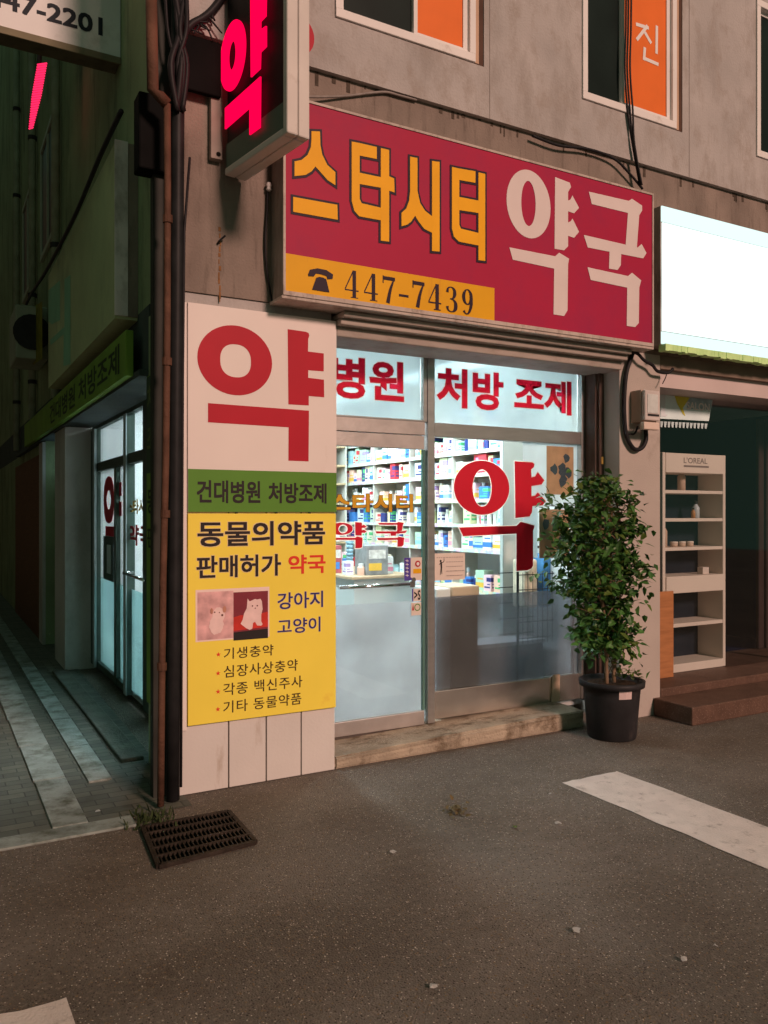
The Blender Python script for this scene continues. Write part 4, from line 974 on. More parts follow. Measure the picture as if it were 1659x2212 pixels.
# glass and dark room
sg = thing('salon_window', '', '', (5.2, .34, .2)); del sg['label']; del sg['category']; sg.parent = B
bx('pane', glassmat('salon_glass', (.94, .96, .97), .02), sg, 3.80, 6.55, .335, .341, .20, 2.60)
bx('frame', M_dark, sg, 3.745, 3.80, .32, .37, .196, 2.60); bx('frame', M_dark, sg, 5.72, 5.78, .32, .37, .196, 2.60)
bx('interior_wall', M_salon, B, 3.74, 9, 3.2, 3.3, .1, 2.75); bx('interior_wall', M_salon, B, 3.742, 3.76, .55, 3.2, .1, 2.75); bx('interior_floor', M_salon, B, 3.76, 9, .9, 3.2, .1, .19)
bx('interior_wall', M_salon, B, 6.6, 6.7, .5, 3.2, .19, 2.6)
cu = thing('curtain', 'dark brown curtain behind the salon glass at the right edge', 'curtain', (6, .8, .2))
bm = new()
for k in range(9): x = 6.02 + .06 * k; box(bm, x, x + .05, .80 + .02 * (k % 2), .84 + .02 * (k % 2), .2, 2.5, .01)
finish(bm, 'cloth', pm('brown_curtain', (.055, .032, .03), .9, .2, 6), cu)
# window sticker
st_ = thing('window_sticker', 'pale blue sticker with a yellow pointed shape on the salon window', 'sticker', (4, .33, 2.1))
ZS = zm(1415.4, 811.9, .0992)
YT = .331
q = lambda pts: P(ZS, YT, pts)
i0 = Ink(F(YT + .003)); i0.poly(q([(110, 230), (700, 290), (1270, 430), (1170, 985), (110, 930)])); i0.done('sheet', pm('pale_blue_sheet', (.74, .92, .95), .5, .1, 5), st_)
i0 = Ink(F(YT), .0005); i0.poly(q([(680, 440), (1250, 470), (1200, 740), (690, 720)])); i0.done('print', pm('grey_blue_print', (.36, .50, .56), .5, .2, 20), st_)
i0 = Ink(F(YT), .001); i0.poly(q([(400, 300), (760, 330), (780, 430), (640, 640), (600, 700), (655, 880), (600, 830), (480, 620), (420, 440)])); i0.done('print', pm('yellow_shape', (.68, .62, .08), .5, .1, 5), st_)
i0 = Ink(F(YT), .0015); rr = rect(ZS, YT, 680, 1180, 560, 730); i0.text('SALON', *rr, bold=.02); i0.done('print', M_white, st_)
i0 = Ink(F(YT), .0015); i0.disc(*q([(610, 380)])[0], .022); i0.poly(q([(120, 250), (220, 255), (215, 830), (270, 850), (230, 890), (120, 885)])); i0.done('print', pm('white_blue', (.7, .78, .82), .5, .05, 4), st_)
i0 = Ink(F(YT), .0008)
for k in range(13): x = 110 + k * 80; i0.poly(q([(x, 990 + k * 4), (x + 62, 992 + k * 4), (x + 40, 1120 + k * 3), (x + 5, 1110 + k * 3)]))
i0.done('print', pm('grey_strip_print', (.55, .68, .70), .5, .2, 30), st_)

# display cabinet
cx0, cx1, cy0, cy1, cz0, cz1 = 4.19, 4.985, .38, .66, .197, 2.07
dc = thing('display_cabinet', 'tall cream display cabinet with glass shelves behind the salon window', 'cabinet', ((cx0 + cx1) / 2, .5, .197))
bm = new(); box(bm, cx0, cx0 + .035, cy0, cy1, cz0, cz1, .006); box(bm, cx1 - .035, cx1, cy0, cy1, cz0, cz1, .006); finish(bm, 'side_panel', M_cab, dc)
bx('top_panel', M_cab, dc, cx0 + .0355, cx1 - .0355, cy0 - .004, cy1, 1.90, cz1 - .002, bev=.006)
zs = [1.60, 1.275, .94]
ysh = [on(1440, 973, 1, cy0).z]
def zc(py, px=1500): return on(px, py, 1, cy0).z
for py in (1062, 1122, 1184): z = zc(py); bx('shelf', M_cab, dc, cx0 + .0355, cx1 - .0355, cy0 + .004, cy1 - .01, z - .018, z + .010, bev=.003)
bx('drawer', M_cab, dc, cx0 + .0355, cx1 - .0355, cy0 - .010, cy1 - .01, zc(1279), zc(1243), bev=.005)
z = zc(1347); bx('shelf', M_cab, dc, cx0 + .0355, cx1 - .0355, cy0 + .004, cy1 - .01, z - .02, z + .012, bev=.003)
bx('plinth', M_cab, dc, cx0 + .0355, cx1 - .0355, cy0 - .004, cy1 - .01, cz0, zc(1430), bev=.005)
bx('back_panel', pm('dark_cabinet_back', (.018, .024, .034), .25, .2, 3), dc, cx0 + .036, cx1 - .036, cy1 - .009, cy1 - .003, cz0 + .02, 1.90)
a = on(1476, 978, 1, cy0); b = on(1530, 992, 1, cy0)
i0 = Ink(F(cy0 - .004)); i0.text("L'OREAL", on(1476, 980, 1, cy0).x, 1.985, on(1527, 980, 1, cy0).x, 2.035, bold=.01); i0.stroke([(a.x, 1.960), (b.x, 1.960)], [.016, .016]); i0.done('lettering', pm('grey_brand_print', (.28, .22, .20), .5, .1, 4), dc)
def bottle(x, y, z, h, r_, col, label, cat='bottle', capc=None):
    o = thing('bottle', label, cat, (x, y, z), 'bottles in the salon display cabinet')
    bm = new(); lathe(bm, [(r_, z), (r_, z + h * .62), (r_ * .45, z + h * .78), (r_ * .4, z + h * .84)], (x, y), 14); finish(bm, 'body', col, o, True)
    bm = new(); lathe(bm, [(r_ * .5, z + h * .841), (r_ * .5, z + h)], (x, y), 12); finish(bm, 'cap', capc or M_dark, o, True)
zz = zc(1122) + .0105
MB1 = pm('pale_bottle', (.55, .62, .66), .25, .1, 5); MB2 = pm('amber_bottle', (.50, .25, .10), .25, .1, 5); MB3 = pm('beige_bottle', (.62, .45, .34), .3, .1, 5)
bottle(4.27, .50, zz, .17, .03, MB1, 'tall pale bottle at the left of the second cabinet shelf'); bottle(4.74, .50, zz, .15, .032, MB1, 'pale round bottle at the right of the second cabinet shelf'); bottle(4.66, .46, zz, .09, .018, MB2, 'small amber bottle beside the pale round bottle on the second cabinet shelf')
zz = zc(1184) + .0105
bottle(4.255, .48, zz, .15, .026, MB3, 'beige bottle nearest the left side of the third cabinet shelf'); bottle(4.33, .50, zz, .22, .034, MB3, 'tall beige pump bottle on the third cabinet shelf')
for k, x in enumerate((4.46, 4.56, 4.66)):
    o = thing('jar', 'small cream jar in the row on the third cabinet shelf', 'jar', (x, .5, zz), 'small jars in the salon display cabinet')
    bm = new(); lathe(bm, [(.032, zz), (.034, zz + .03)], (x, .50), 14); finish(bm, 'body', MB3, o, True); bm = new(); lathe(bm, [(.035, zz + .0305), (.034, zz + .045)], (x, .50), 14); finish(bm, 'lid', M_cab, o, True)
zz = zc(1062) + .0105
bottle(4.58, .52, zz, .20, .034, MB3, 'cone shaped beige bottle on the top cabinet shelf')
zz = zc(1243) + .001
bottle(4.26, .48, zz, .10, .034, MB3, 'short wide bottle at the left end on top of the cabinet drawer'); bottle(4.34, .52, zz, .12, .026, MB1, 'slim pale bottle on top of the cabinet drawer')
o = thing('box', 'small cream box at the right end on top of the cabinet drawer', 'box', (4.8, .45, zz)); bx('carton', M_paper, o, 4.76, 4.84, .44, .50, zz, zz + .06, bev=.003)
wb = thing('wooden_board', 'orange brown plywood board leaning beside the salon display cabinet', 'board', (4.2, .28, .197))
bx('board', M_wood, wb, on(1428, 1300, 1, .28).x - .12, on(1453, 1300, 1, .28).x, .27, .29, .197, on(1445, 1277, 1, .28).z, bev=.002)

# ================================================================== STREET THINGS
gr = thing('drain_grate', 'rusty iron drain grate in the asphalt at the building corner', 'drain grate', (-.07, -.62, 0))
def gq(u, v): # corners traced on the ground
    c = [Vector((-.285, -.395)), Vector((.150, -.395)), Vector((.135, -.830)), Vector((-.325, -.875))]
    return c[0] * (1 - u) * (1 - v) + c[1] * u * (1 - v) + c[2] * u * v + c[3] * (1 - u) * v
bm = new()
def bar(bm, a, b, w_, z0, z1):
    a, b = Vector(a), Vector(b); t = (b - a).normalized(); n = Vector((-t.y, t.x)) * w_ / 2
    ps_ = [a - n, b - n, b + n, a + n]; lo = [bm.verts.new((p.x, p.y, z0)) for p in ps_]; hi = [bm.verts.new((p.x, p.y, z1)) for p in ps_]
    bm.faces.new(hi); bm.faces.new(lo[::-1])
    for k in range(4): bm.faces.new((lo[k], lo[(k + 1) % 4], hi[(k + 1) % 4], hi[k]))
for (a, b) in [((0, 0), (1, 0)), ((1, 0), (1, 1)), ((1, 1), (0, 1)), ((0, 1), (0, 0))]: bar(bm, gq(*a), gq(*b), .022, .004, .022)
finish(bm, 'frame', M_grate, gr)
bm = new()
for k in range(1, 5): bar(bm, gq(0, k / 5), gq(1, k / 5), .012, .008, .0235)
for k in range(1, 22): bar(bm, gq(k / 22, 0), gq(k / 22, 1), .0055, .009, .021)
finish(bm, 'bars', M_grate, gr)
bm = new(); bm.faces.new([bm.verts.new((*gq(*c), .006)) for c in [(0, 0), (1, 0), (1, 1), (0, 1)]]); finish(bm, 'pit', M_hole, gr)
wd = thing('weeds', 'small green weeds and moss at the foot of the corner pipes', 'weeds', (-.2, -.35, 0))
rr = random.Random(4); bm = new()
for k in range(110):
    x = rr.gauss(-.23, .06); y = rr.gauss(-.30, .06); h = rr.uniform(.01, .05); a = rr.uniform(0, 6.3); d = Vector((math.cos(a), math.sin(a), 0)) * rr.uniform(.004, .01); l = Vector((rr.uniform(-.02, .02), rr.uniform(-.02, .02), h))
    b0 = Vector((x, y, .003)); bm.faces.new([bm.verts.new(b0 - d), bm.verts.new(b0 + d), bm.verts.new(b0 + l + d * .3), bm.verts.new(b0 + l - d * .3)])
finish(bm, 'blades', pm('weed_green', (.035, .05, .018), .8, .4, 20), wd)

# potted plant
pc = Vector((2.955, -.275))
pl_ = thing('potted_plant', 'bushy green ficus in a large black plastic pot in front of the shopfront', 'potted plant', (pc.x, pc.y, 0))
bm = new(); lathe(bm, [(.160, 0), (.166, .01), (.190, .30), (.196, .355), (.222, .358), (.226, .395), (.212, .398), (.200, .385), (.190, .37)], pc, 40)
finish(bm, 'pot', M_pot, pl_, True)
bm = new(); lathe(bm, [(.001, .372), (.10, .376), (.19, .368)], pc, 24); finish(bm, 'soil', M_soil, pl_)
lp = on(1288, 1510, 1, pc.y - .187); bm = new()
cl = Vector((lp.x, lp.y)) - pc
ang = math.atan2(-.92, -.28)
vs = []
for zz_ in (lp.z - .035, lp.z + .045):
    for da in (-.24, 0, .24):
        rr_ = .1665 + (.190 - .1665) * (zz_ - .01) / .29 + .004; vs.append(bm.verts.new((pc.x + rr_ * math.cos(ang + da), pc.y + rr_ * math.sin(ang + da), zz_)))
bm.faces.new((vs[0], vs[1], vs[4], vs[3])); bm.faces.new((vs[1], vs[2], vs[5], vs[4])); finish(bm, 'price_tag', pm('pink_white_tag', (.68, .52, .50), .6, .06, 4), pl_)
rr = random.Random(11); bm = new()
stems = [[(0.02, 0, .37), (.03, .01, .8), (.0, .02, 1.15), (.03, .0, 1.45)], [(-.05, .0, .37), (-.07, -.01, .75), (-.12, .0, 1.1), (-.16, .0, 1.4)], [(.05, .03, .37), (.08, .03, .8), (.12, .03, 1.2), (.10, .02, 1.5)]]
SP = []
for s_ in stems:
    sp = spline([Vector((pc.x + a, pc.y + b, c)) for a, b, c in s_], 6); SP.append(sp); n = len(sp); tube(bm, sp, [.015 - .009 * i / n for i in range(n)], 8)
prof = [(.55, -.10, .12), (.66, -.17, .19), (.80, -.20, .22), (1.0, -.25, .28), (1.15, -.36, .27), (1.30, -.42, .25), (1.45, -.44, .27), (1.58, -.40, .30), (1.68, -.26, .20), (1.78, -.10, .06)]
def ext_(z):
    for (a, b) in zip(prof, prof[1:]):
        if a[0] <= z <= b[0]: t = (z - a[0]) / (b[0] - a[0]); return (a[1] + t * (b[1] - a[1]), a[2] + t * (b[2] - a[2]))
    return (-.05, .05)
clumps = []
for k in range(112):
    z = rr.uniform(.66, 1.76) if k > 8 else rr.uniform(.56, .8); l, r_ = ext_(z); cxm = (l + r_) / 2; hw = (r_ - l) / 2
    a = rr.uniform(0, 2 * math.pi); q_ = math.sqrt(rr.uniform(.05, 1)) * (.9 if k % 5 else 1.18)
    p = Vector((pc.x - .075 + cxm + hw*1.06 * q_ * math.cos(a), pc.y + min(.22, hw) * q_ * math.sin(a), z + rr.uniform(-.03, .03))); p.y = min(p.y, -.04 if p.x > 3.3 else .2)
    clumps.append(p); sp = rr.choice(SP); j = min(range(len(sp)), key=lambda i: abs(sp[i].z - (z - .14))); b0 = sp[j]
    if (p - b0).length < .6: tube(bm, spline([b0, b0.lerp(p, .5) + Vector((0, 0, .03)), p], 3), [.005, .0045, .004, .004, .003, .003, .002], 5)
finish(bm, 'stem', M_bark, pl_, True)
bm = new()
def leaf(bm, p, d, n, L_, w_, mi):
    s_ = d.cross(n).normalized(); n = s_.cross(d).normalized()
    A = p; Bq = p + d * L_ * .35 + s_ * w_ / 2 + n * w_ * .14; Cq = p + d * L_ * .35 - s_ * w_ / 2 + n * w_ * .14; D = p + d * L_ * .75 + s_ * w_ * .3 - n * L_ * .03; E = p + d * L_ * .75 - s_ * w_ * .3 - n * L_ * .03; Tt = p + d * L_ - n * L_ * .12; Mm = p + d * L_ * .4; M2 = p + d * L_ * .76 - n * L_ * .06
    v = [bm.verts.new(x) for x in (A, Bq, D, Tt, E, Cq, Mm, M2)]
    for f in ((0, 1, 6), (6, 1, 2, 7), (7, 2, 3), (0, 6, 5), (6, 7, 4, 5), (7, 3, 4)):
        fc = bm.faces.new([v[i] for i in f]); fc.material_index = mi
for p in clumps:
    n_l = rr.randint(22, 36); sz = rr.uniform(.040, .066)
    for k in range(n_l):
        d = Vector((rr.gauss(0, 1), rr.gauss(0, 1), rr.gauss(-.25, .7))).normalized(); q_ = p + Vector((rr.gauss(0, sz), rr.gauss(0, sz), rr.gauss(0, sz * .8)))
        if q_.x > 3.3 and q_.y > -.02: q_.y = -.03
        if q_.y > .28: continue
        leaf(bm, q_, d, Vector((rr.gauss(0, .5), rr.gauss(-.3, .5), 1)).normalized(), rr.uniform(.050, .082), rr.uniform(.030, .046), 0 if rr.random() < .8 else 1)
for k in range(60):
    a = rr.uniform(0, 6.28); q_ = Vector((pc.x + .1 + .06 * math.cos(a), pc.y - .05 + .08 * math.sin(a), .40 + rr.uniform(0, .06))); leaf(bm, q_, Vector((rr.gauss(0, 1), rr.gauss(0, 1), .4)).normalized(), Vector((0, 0, 1)), .045, .022, 1)
finish(bm, 'foliage', [M_leaf, M_leaf2], pl_)

# slat on the step, litter
sl_ = thing('wood_offcut', 'pale wooden offcut standing on the step against the steel kick plate', 'wood offcut', (3.0, .29, .12))
a = on(1193, 1512, 1, .30); b = on(1209, 1500, 1, .30); bm = new(); box(bm, a.x, b.x, .298, .312, .124, on(1200, 1458, 1, .30).z)
for v in bm.verts:
    if v.co.z > .2 and v.co.x < (a.x + b.x) / 2: v.co.x += .012
finish(bm, 'plank', pm('pale_wood', (.78, .56, .42), .6, .08, 6), sl_)
rr = random.Random(21)
LIT = [(848, 1842, 'white paper scrap on the asphalt below the shop door', .022), (1205, 1780, 'cream paper scrap on the asphalt left of the long white road marking', .025), (1245, 2012, 'bluish white pebble of litter in the lower right of the road', .022),
       (935, 2133, 'pinkish paper scrap near the bottom of the road', .018), (1478, 2075, 'yellowish scrap in the road at the lower right', .015), (212, 1754, 'white scrap on the alley kerb strip', .02), (1112, 1787, 'small green leaf on the asphalt', .018), (1188, 1716, 'tiny white scrap near the end of the road marking', .012), (1545, 2045, 'tiny yellow scrap left of nothing but bare asphalt, far lower right', .012)]
for px, py, lb, s_ in LIT:
    g = on(px, py, 2, .006); bm = new(); n = 7
    top = [bm.verts.new((g.x + s_ * rr.uniform(.5, 1) * math.cos(2 * math.pi * k / n), g.y + s_ * rr.uniform(.5, 1) * math.sin(2 * math.pi * k / n), .008 + rr.uniform(0, .008))) for k in range(n)]
    c = bm.verts.new((g.x, g.y, .014)); 
    for k in range(n): bm.faces.new((top[k], top[(k + 1) % n], c))
    nm = 'leaf' if 'leaf' in lb else 'paper_scrap'
    mt_ = M_leaf2 if nm == 'leaf' else pm('scrap_white', (.46, .43, .41), .7, .1, 9)
    tag(finish(bm, nm, mt_), lb.replace('left of nothing but bare asphalt, far lower right', 'on bare asphalt at the far lower right'), 'litter')
dl = thing('dry_leaves', 'clump of dry brown leaves lying on the asphalt before the step', 'dry leaves', (on(985, 1755, 2, 0)))
bm = new()
for k in range(34):
    g = on(985 + rr.gauss(0, 16), 1755 + rr.gauss(0, 7), 2, 0); leaf(bm, Vector((g.x, g.y, rr.uniform(.004, .02))), Vector((rr.gauss(0, 1), rr.gauss(0, 1), rr.uniform(-.1, .3))).normalized(), Vector((rr.gauss(0, .4), rr.gauss(0, .4), 1)).normalized(), .035, .02, 0)
finish(bm, 'leaf_clump', pm('dry_leaf', (.13, .095, .045), .8, .4, 20), dl)

# ================================================================== PHARMACY INTERIOR
# ceiling lights
M_tube = emit('fluorescent_glow', (.80, .96, 1.0), 54)
for k, (x, y) in enumerate([(1.05, 1.40), (2.45, 1.08), (.95, 2.95), (2.35, 2.9)]):
    o = thing('ceiling_light', ['fluorescent ceiling light nearest the door', 'fluorescent ceiling light nearest the shop window', 'fluorescent ceiling light at the back on the alley side', 'fluorescent ceiling light at the back by the shelves'][k], 'ceiling light', (x, y, 2.70), 'pharmacy ceiling lights')
    bx('housing', M_white_wall, o, x - .16, x + .16, y - .6, y + .6, 2.725, 2.749); bx('diffuser', M_tube, o, x - .12, x + .12, y - .57, y + .57, 2.700, 2.724)
# wall shelving on the right wall
SHZ = [.88, 1.235, 1.455, 1.675, 1.90, 2.105, 2.32]
sh = thing('wall_shelving', 'white wall shelving full of medicines along the right wall inside', 'shelving', (3.13, 2.5, .1))
M_sh = pm('shelf_laminate', (.50, .38, .24), .5, .06, 4)
bm = new()
for z in SHZ: box(bm, 2.985, 3.27, 1.0, 4.06, z - .022, z)
finish(bm, 'shelf', M_sh, sh)
bm = new()
for y in (.99, 1.75, 2.51, 3.27, 4.06): box(bm, 2.99, 3.27, y, y + .018, .1, 2.55)
finish(bm, 'upright', pm('shelf_upright', (.62, .60, .55), .5, .05, 4), sh)
def cells(name, sc):
    m = bpy.data.materials.new(name); m.use_nodes = True; N = m.node_tree.nodes; L = m.node_tree.links
    tc = N.new('ShaderNodeTexCoord'); vo = N.new('ShaderNodeTexVoronoi'); vo.inputs['Scale'].default_value = sc; L.new(tc.outputs['Object'], vo.inputs[0])
    mx = N.new('ShaderNodeMix'); mx.data_type = 'RGBA'; mx.inputs[0].default_value = .6; L.new(vo.outputs['Color'], mx.inputs[6]); mx.inputs[7].default_value = (.8, .8, .78, 1); L.new(mx.outputs[2], N['Principled BSDF'].inputs['Base Color']); return m
M_price = cells('price_strip_print', 22)
for z in SHZ: bx('price_strip', M_price, sh, 2.981, 2.9845, 1.02, 4.04, z - .026, z + .006)
bx('back_panel', M_white_wall, sh, 3.271, 3.279, 1.0, 4.07, .1, 2.6)
sh2 = thing('wall_shelving', 'white shelving full of medicines along the back wall inside', 'shelving', (2.3, 4.0, .1))
bm = new()
for z in SHZ: box(bm, 1.5, 2.93, 3.83, 4.09, z - .022, z)
finish(bm, 'shelf', M_sh, sh2)
bm = new()
for x in (1.48, 2.2, 2.93): box(bm, x, x + .018, 3.835, 4.09, .1, 2.55)
finish(bm, 'upright', MATS['shelf_upright'], sh2)
PAL = [('white', (.78, .80, .80)), ('white', (.78, .80, .80)), ('white', (.80, .80, .78)), ('pale blue', (.35, .60, .78)), ('blue', (.06, .22, .60)), ('green', (.10, .50, .20)), ('yellow green', (.50, .65, .10)), ('yellow', (.80, .62, .08)), ('orange', (.80, .28, .08)), ('red', (.62, .05, .07)), ('pink', (.78, .30, .42)), ('lilac', (.42, .32, .62)), ('teal', (.08, .45, .50)), ('beige', (.62, .48, .32)), ('dark blue', (.03, .05, .22))]
BAND = [(.62, .05, .07), (.06, .22, .6), (.1, .5, .2), (.8, .5, .08), (.4, .3, .6), (.78, .3, .42), (.05, .05, .2), (.3, .6, .8)]
protoB = {}
def pack_proto(ci, bi):
    if (ci, bi) in protoB: return protoB[(ci, bi)]
    bm = new(); box(bm, -.5, .5, -.5, .5, 0, 1, 0)
    for (z0_, z1_, a_, b_) in ([(.15, .4, -.5, .5), (.55, .62, -.4, .3)] if bi % 2 else [(.60, .85, -.5, .1), (.2, .3, -.4, .4), (.40, .47, -.4, .0)]):
        for ax in (0, 1):
            v = [(a_, -.504, z0_), (b_, -.504, z0_), (b_, -.504, z1_), (a_, -.504, z1_)] if ax == 0 else [(-.504, b_, z0_), (-.504, a_, z0_), (-.504, a_, z1_), (-.504, b_, z1_)]
            f = bm.faces.new([bm.verts.new(p) for p in v]); f.material_index = 1
    me = bpy.data.meshes.new('medicine_box'); bm.to_mesh(me); bm.free()
    me.materials.append(pm('pack_%s' % PAL[ci][0].replace(' ', '_'), PAL[ci][1], .45, .06, 9)); me.materials.append(pm('pack_print_%d' % (bi), BAND[bi], .5, .06, 9))
    protoB[(ci, bi)] = me; return me
protoC = {}
def bottle_proto(ci):
    if ci in protoC: return protoC[ci]
    bm = new(); lathe(bm, [(.5, 0), (.5, .68), (.3, .78), (.3, .80)], (0, 0), 10); me = bpy.data.meshes.new('body'); bm.to_mesh(me); bm.free(); me.materials.append(pm('pack_%s' % PAL[ci][0].replace(' ', '_'), PAL[ci][1], .3, .06, 9))
    bm = new(); lathe(bm, [(.34, .801), (.34, 1.0)], (0, 0), 10); m2 = bpy.data.meshes.new('cap'); bm.to_mesh(m2); bm.free(); m2.materials.append(pm('pack_white', PAL[0][1]))
    protoC[ci] = (me, m2); return protoC[ci]
ORD = ['lowest', 'second lowest', 'third lowest', 'fourth lowest', 'third highest', 'second highest', 'highest']
BAYS = ['bay nearest the window', 'second bay from the window', 'third bay from the window', 'bay nearest the back']
rr = random.Random(33); count = 0
def add_pack(x, y, z, d, w_, h, ci, lb, rot=0, bot=False):
    if bot:
        o = bpy.data.objects.new('medicine_bottle', None); COL.objects.link(o); o.location = (x, y, z); s_ = min(w_, d); o.scale = (s_, s_, h)
        for nm, me in zip(('body', 'cap'), bottle_proto(ci)): c = bpy.data.objects.new(nm, me); COL.objects.link(c); c.parent = o
        o['label'] = '%s medicine bottle on the %s' % (PAL[ci][0], lb); o['category'] = 'medicine bottle'
    else:
        o = bpy.data.objects.new('medicine_box', pack_proto(ci, rr.randrange(8))); COL.objects.link(o); o.location = (x, y, z); o.scale = (d, w_, h); o.rotation_euler.z = rot
        o['label'] = '%s medicine box on the %s' % (PAL[ci][0], lb); o['category'] = 'medicine box'
    o['group'] = 'medicine packs on the pharmacy shelves'; return o
PAL = [(n_, tuple(.42 + .58 * c if n_ not in ('dark blue', 'blue', 'red') else c for c in k_)) for n_, k_ in PAL]
for si, z in enumerate(SHZ):
    top = (SHZ[si + 1] if si + 1 < len(SHZ) else 2.60) - z - .035
    for bay in range(4):
        y = 1.0 + bay * .765 + .03; yend = y + .70
        while y < yend - .05:
            bot = rr.random() < (.45 if si in (2, 3) else .15)
            w_ = rr.uniform(.040, .06) if bot else rr.choice([rr.uniform(.045, .08), rr.uniform(.08, .15)])
            if y + w_ > yend: break
            h = min(top, rr.uniform(.10, .19)); d = rr.uniform(.08, .16); ci = rr.randrange(len(PAL))
            add_pack(3.00 + d / 2 + rr.uniform(0, .02), y + w_ / 2, z + .001, d, w_, h, ci, '%s shelf, %s' % (ORD[si], BAYS[bay]), 0, bot)
            y += w_ + rr.uniform(.004, .02)
for si, z in enumerate(SHZ[1:]):
    x = 1.54
    while x < 2.85:
        w_ = rr.uniform(.10, .20); h = rr.uniform(.10, .17); ci = rr.randrange(len(PAL))
        if x + w_ < 2.90 and not (x < 2.21 < x + w_): add_pack(x + w_ / 2, 3.93, z + .001, w_, .12, h, ci, '%s shelf of the back wall' % ORD[si + 1])
        x += w_ + .02
# counter and things on it
ctr = thing('counter', 'pale service counter with a glass front in the middle of the pharmacy', 'counter', (2.3, 2.3, .1))
bx('top', M_board, ctr, 1.95, 2.62, 1.75, 3.6, .985, 1.01, bev=.004); bx('body', pm('counter_body', (.55, .58, .58), .5, .05, 3), ctr, 2.0, 2.6, 1.8, 3.55, .1, .984)
CI = [('pink_white', 'tall lilac display tower on the counter', (1.99, 3.35), .11, .40, (.40, .30, .40)), ('navy', 'dark navy upright pack on the counter', (2.02, 2.85), .10, .34, (.03, .04, .14)), ('green', 'green and cream upright pack on the counter', (2.12, 2.55), .10, .32, (.16, .26, .14)), ('grey', 'grey wire display on the counter by the door handle', (2.25, 1.95), .22, .26, (.25, .26, .27)), ('cream', 'low cream carton on the counter', (2.45, 2.2), .2, .16, (.62, .56, .46)), ('red', 'red and white upright pack at the near end of the counter', (2.05, 2.25), .07, .25, (.40, .10, .12))]
for nm, lb, (x, y), w_, h, c in CI:
    o = thing('display_pack', lb, 'display', (x, y, 1.011)); bx('carton', pm('display_' + nm, c, .45, .25, 14), o, x - w_ / 2, x + w_ / 2, y - w_ / 2, y + w_ / 2, 1.011, 1.011 + h, bev=.004)
    bx('print', pm('display_print', (.62, .62, .60), .5, .3, 25), o, x - w_ * .38, x + w_ * .38, y - w_ / 2 - .002, y - w_ / 2 - .0005, 1.011 + h * .55, 1.011 + h * .85); bx('print', MATS['pack_print_%d' % (len(lb) % 4)] if 'pack_print_%d' % (len(lb) % 4) in MATS else M_red, o, x - w_ * .38, x + w_ * .2, y - w_ / 2 - .002, y - w_ / 2 - .0005, 1.011 + h * .15, 1.011 + h * .4)
for k, (x, y, c_, h_) in enumerate([(2.10, 3.1, 0, .14), (2.32, 3.0, 7, .12), (2.40, 2.75, 10, .16), (2.06, 2.72, 3, .13), (2.30, 2.55, 4, .11), (2.44, 1.98, 0, .15), (2.12, 1.90, 8, .10), (2.03, 1.98, 0, .12), (2.52, 2.45, 5, .17)]):
    add_pack(x, y, 1.0115, .07, .09, h_, c_, ['counter at its far end', 'counter behind the navy pack', 'counter beside the green pack', 'counter between the navy and green packs', 'middle of the counter', 'near end of the counter by the wire display', 'front edge of the counter, low and orange', 'near corner of the counter', 'right edge of the counter'][k], rr.uniform(-.4, .4), k % 3 == 0)
o = thing('cup_stack', 'stack of translucent blue plastic cups on the counter', 'cup stack', (2.18, 2.2, 1.011)); bm = new()
for k in range(9): lathe(bm, [(.028, 1.012 + k * .036), (.036, 1.045 + k * .036)], (2.20, 2.28), 14)
finish(bm, 'cups', pm('blue_plastic', (.30, .50, .62), .15, .1, 9), o, True)
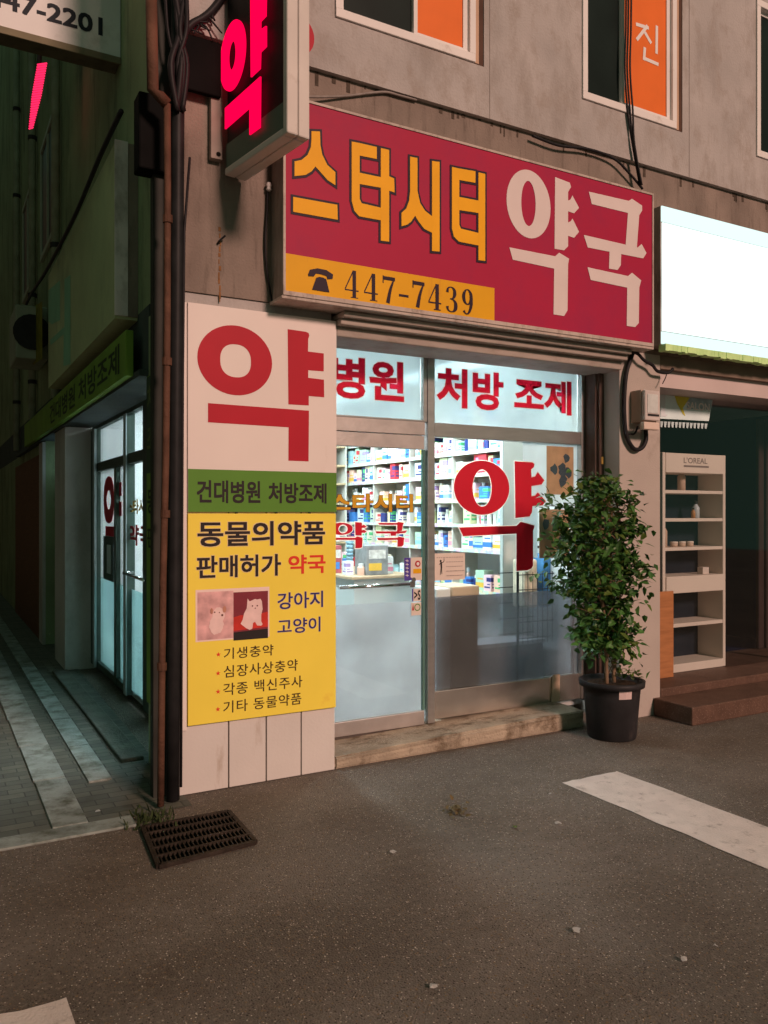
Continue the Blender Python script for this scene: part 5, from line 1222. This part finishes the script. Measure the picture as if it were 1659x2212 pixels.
# appliance behind the window, trolley, chair
wp_ = thing('water_purifier', 'tall beige and brown water purifier standing just inside the shop window', 'water purifier', (2.12, .62, .1))
a = on(940, 1290, 1, .40); b = on(1030, 1290, 1, .40)
bx('body', pm('purifier_white', (.75, .76, .75), .4, .04, 3), wp_, a.x, a.x + .125, .385, .70, .10, 1.02, bev=.012); bx('front', pm('purifier_brown', (.16, .085, .05), .4, .1, 3), wp_, a.x + .127, b.x, .385, .70, .10, .955, bev=.01)
bx('lid', pm('purifier_lid', (.62, .48, .35), .4, .06, 3), wp_, a.x + .127, b.x + .01, .378, .70, .957, 1.03, bev=.012)
tr = thing('shopping_trolley', 'black wire shopping trolley loaded with goods behind the shop window', 'trolley', (2.75, .8, .1))
a = on(1110, 1220, 1, .75).x; b = on(1235, 1220, 1, .75).x
bm = new()
for z in (.55, .68, .81, .94, 1.06): tube(bm, [(a, .7, z), (b, .7, z)], .004, 5); tube(bm, [(a, .95, z), (b, .95, z)], .004, 5)
for k in range(13): x = a + (b - a) * k / 12; tube(bm, [(x, .7, .5), (x, .7, 1.08)], .003, 5)
tube(bm, [(a, .7, .1), (a, .7, 1.15), (a + .1, .7, 1.28), (b - .1, .7, 1.28)], .011, 7); tube(bm, [(b, .7, .1), (b, .7, 1.08)], .01, 7)
finish(bm, 'basket', M_cable, tr)
for k, (dx, w_, h, c, lb) in enumerate([(.10, .14, .40, (.60, .52, .40), 'pale bag in the shopping trolley'), (.30, .16, .44, (.10, .30, .60), 'blue bag on top of the shopping trolley'), (.48, .12, .32, (.08, .35, .18), 'green carton in the shopping trolley'), (.62, .10, .26, (.7, .7, .68), 'white carton at the right in the shopping trolley')]):
    if a + dx + w_ > b: continue
    o = thing('carton', lb, 'carton', (a + dx, .8, .7)); bx('carton', pm('trolley_goods_%d' % k, c, .5, .3, 12), o, a + dx, a + dx + w_, .74, .90, .78, .78 + h, bev=.02)
cb_ = thing('storage_cabinet', 'dark low storage cabinet under the right part of the shop window', 'cabinet', (2.8, .55, .1)); bx('body', pm('dark_storage', (.10, .11, .14), .5, .3, 4), cb_, 2.42, 3.18, .72, .98, .1, .50); bx('top', pm('grey_storage_top', (.5, .5, .52), .5, .1, 4), cb_, 2.40, 3.19, .70, .99, .501, .53)
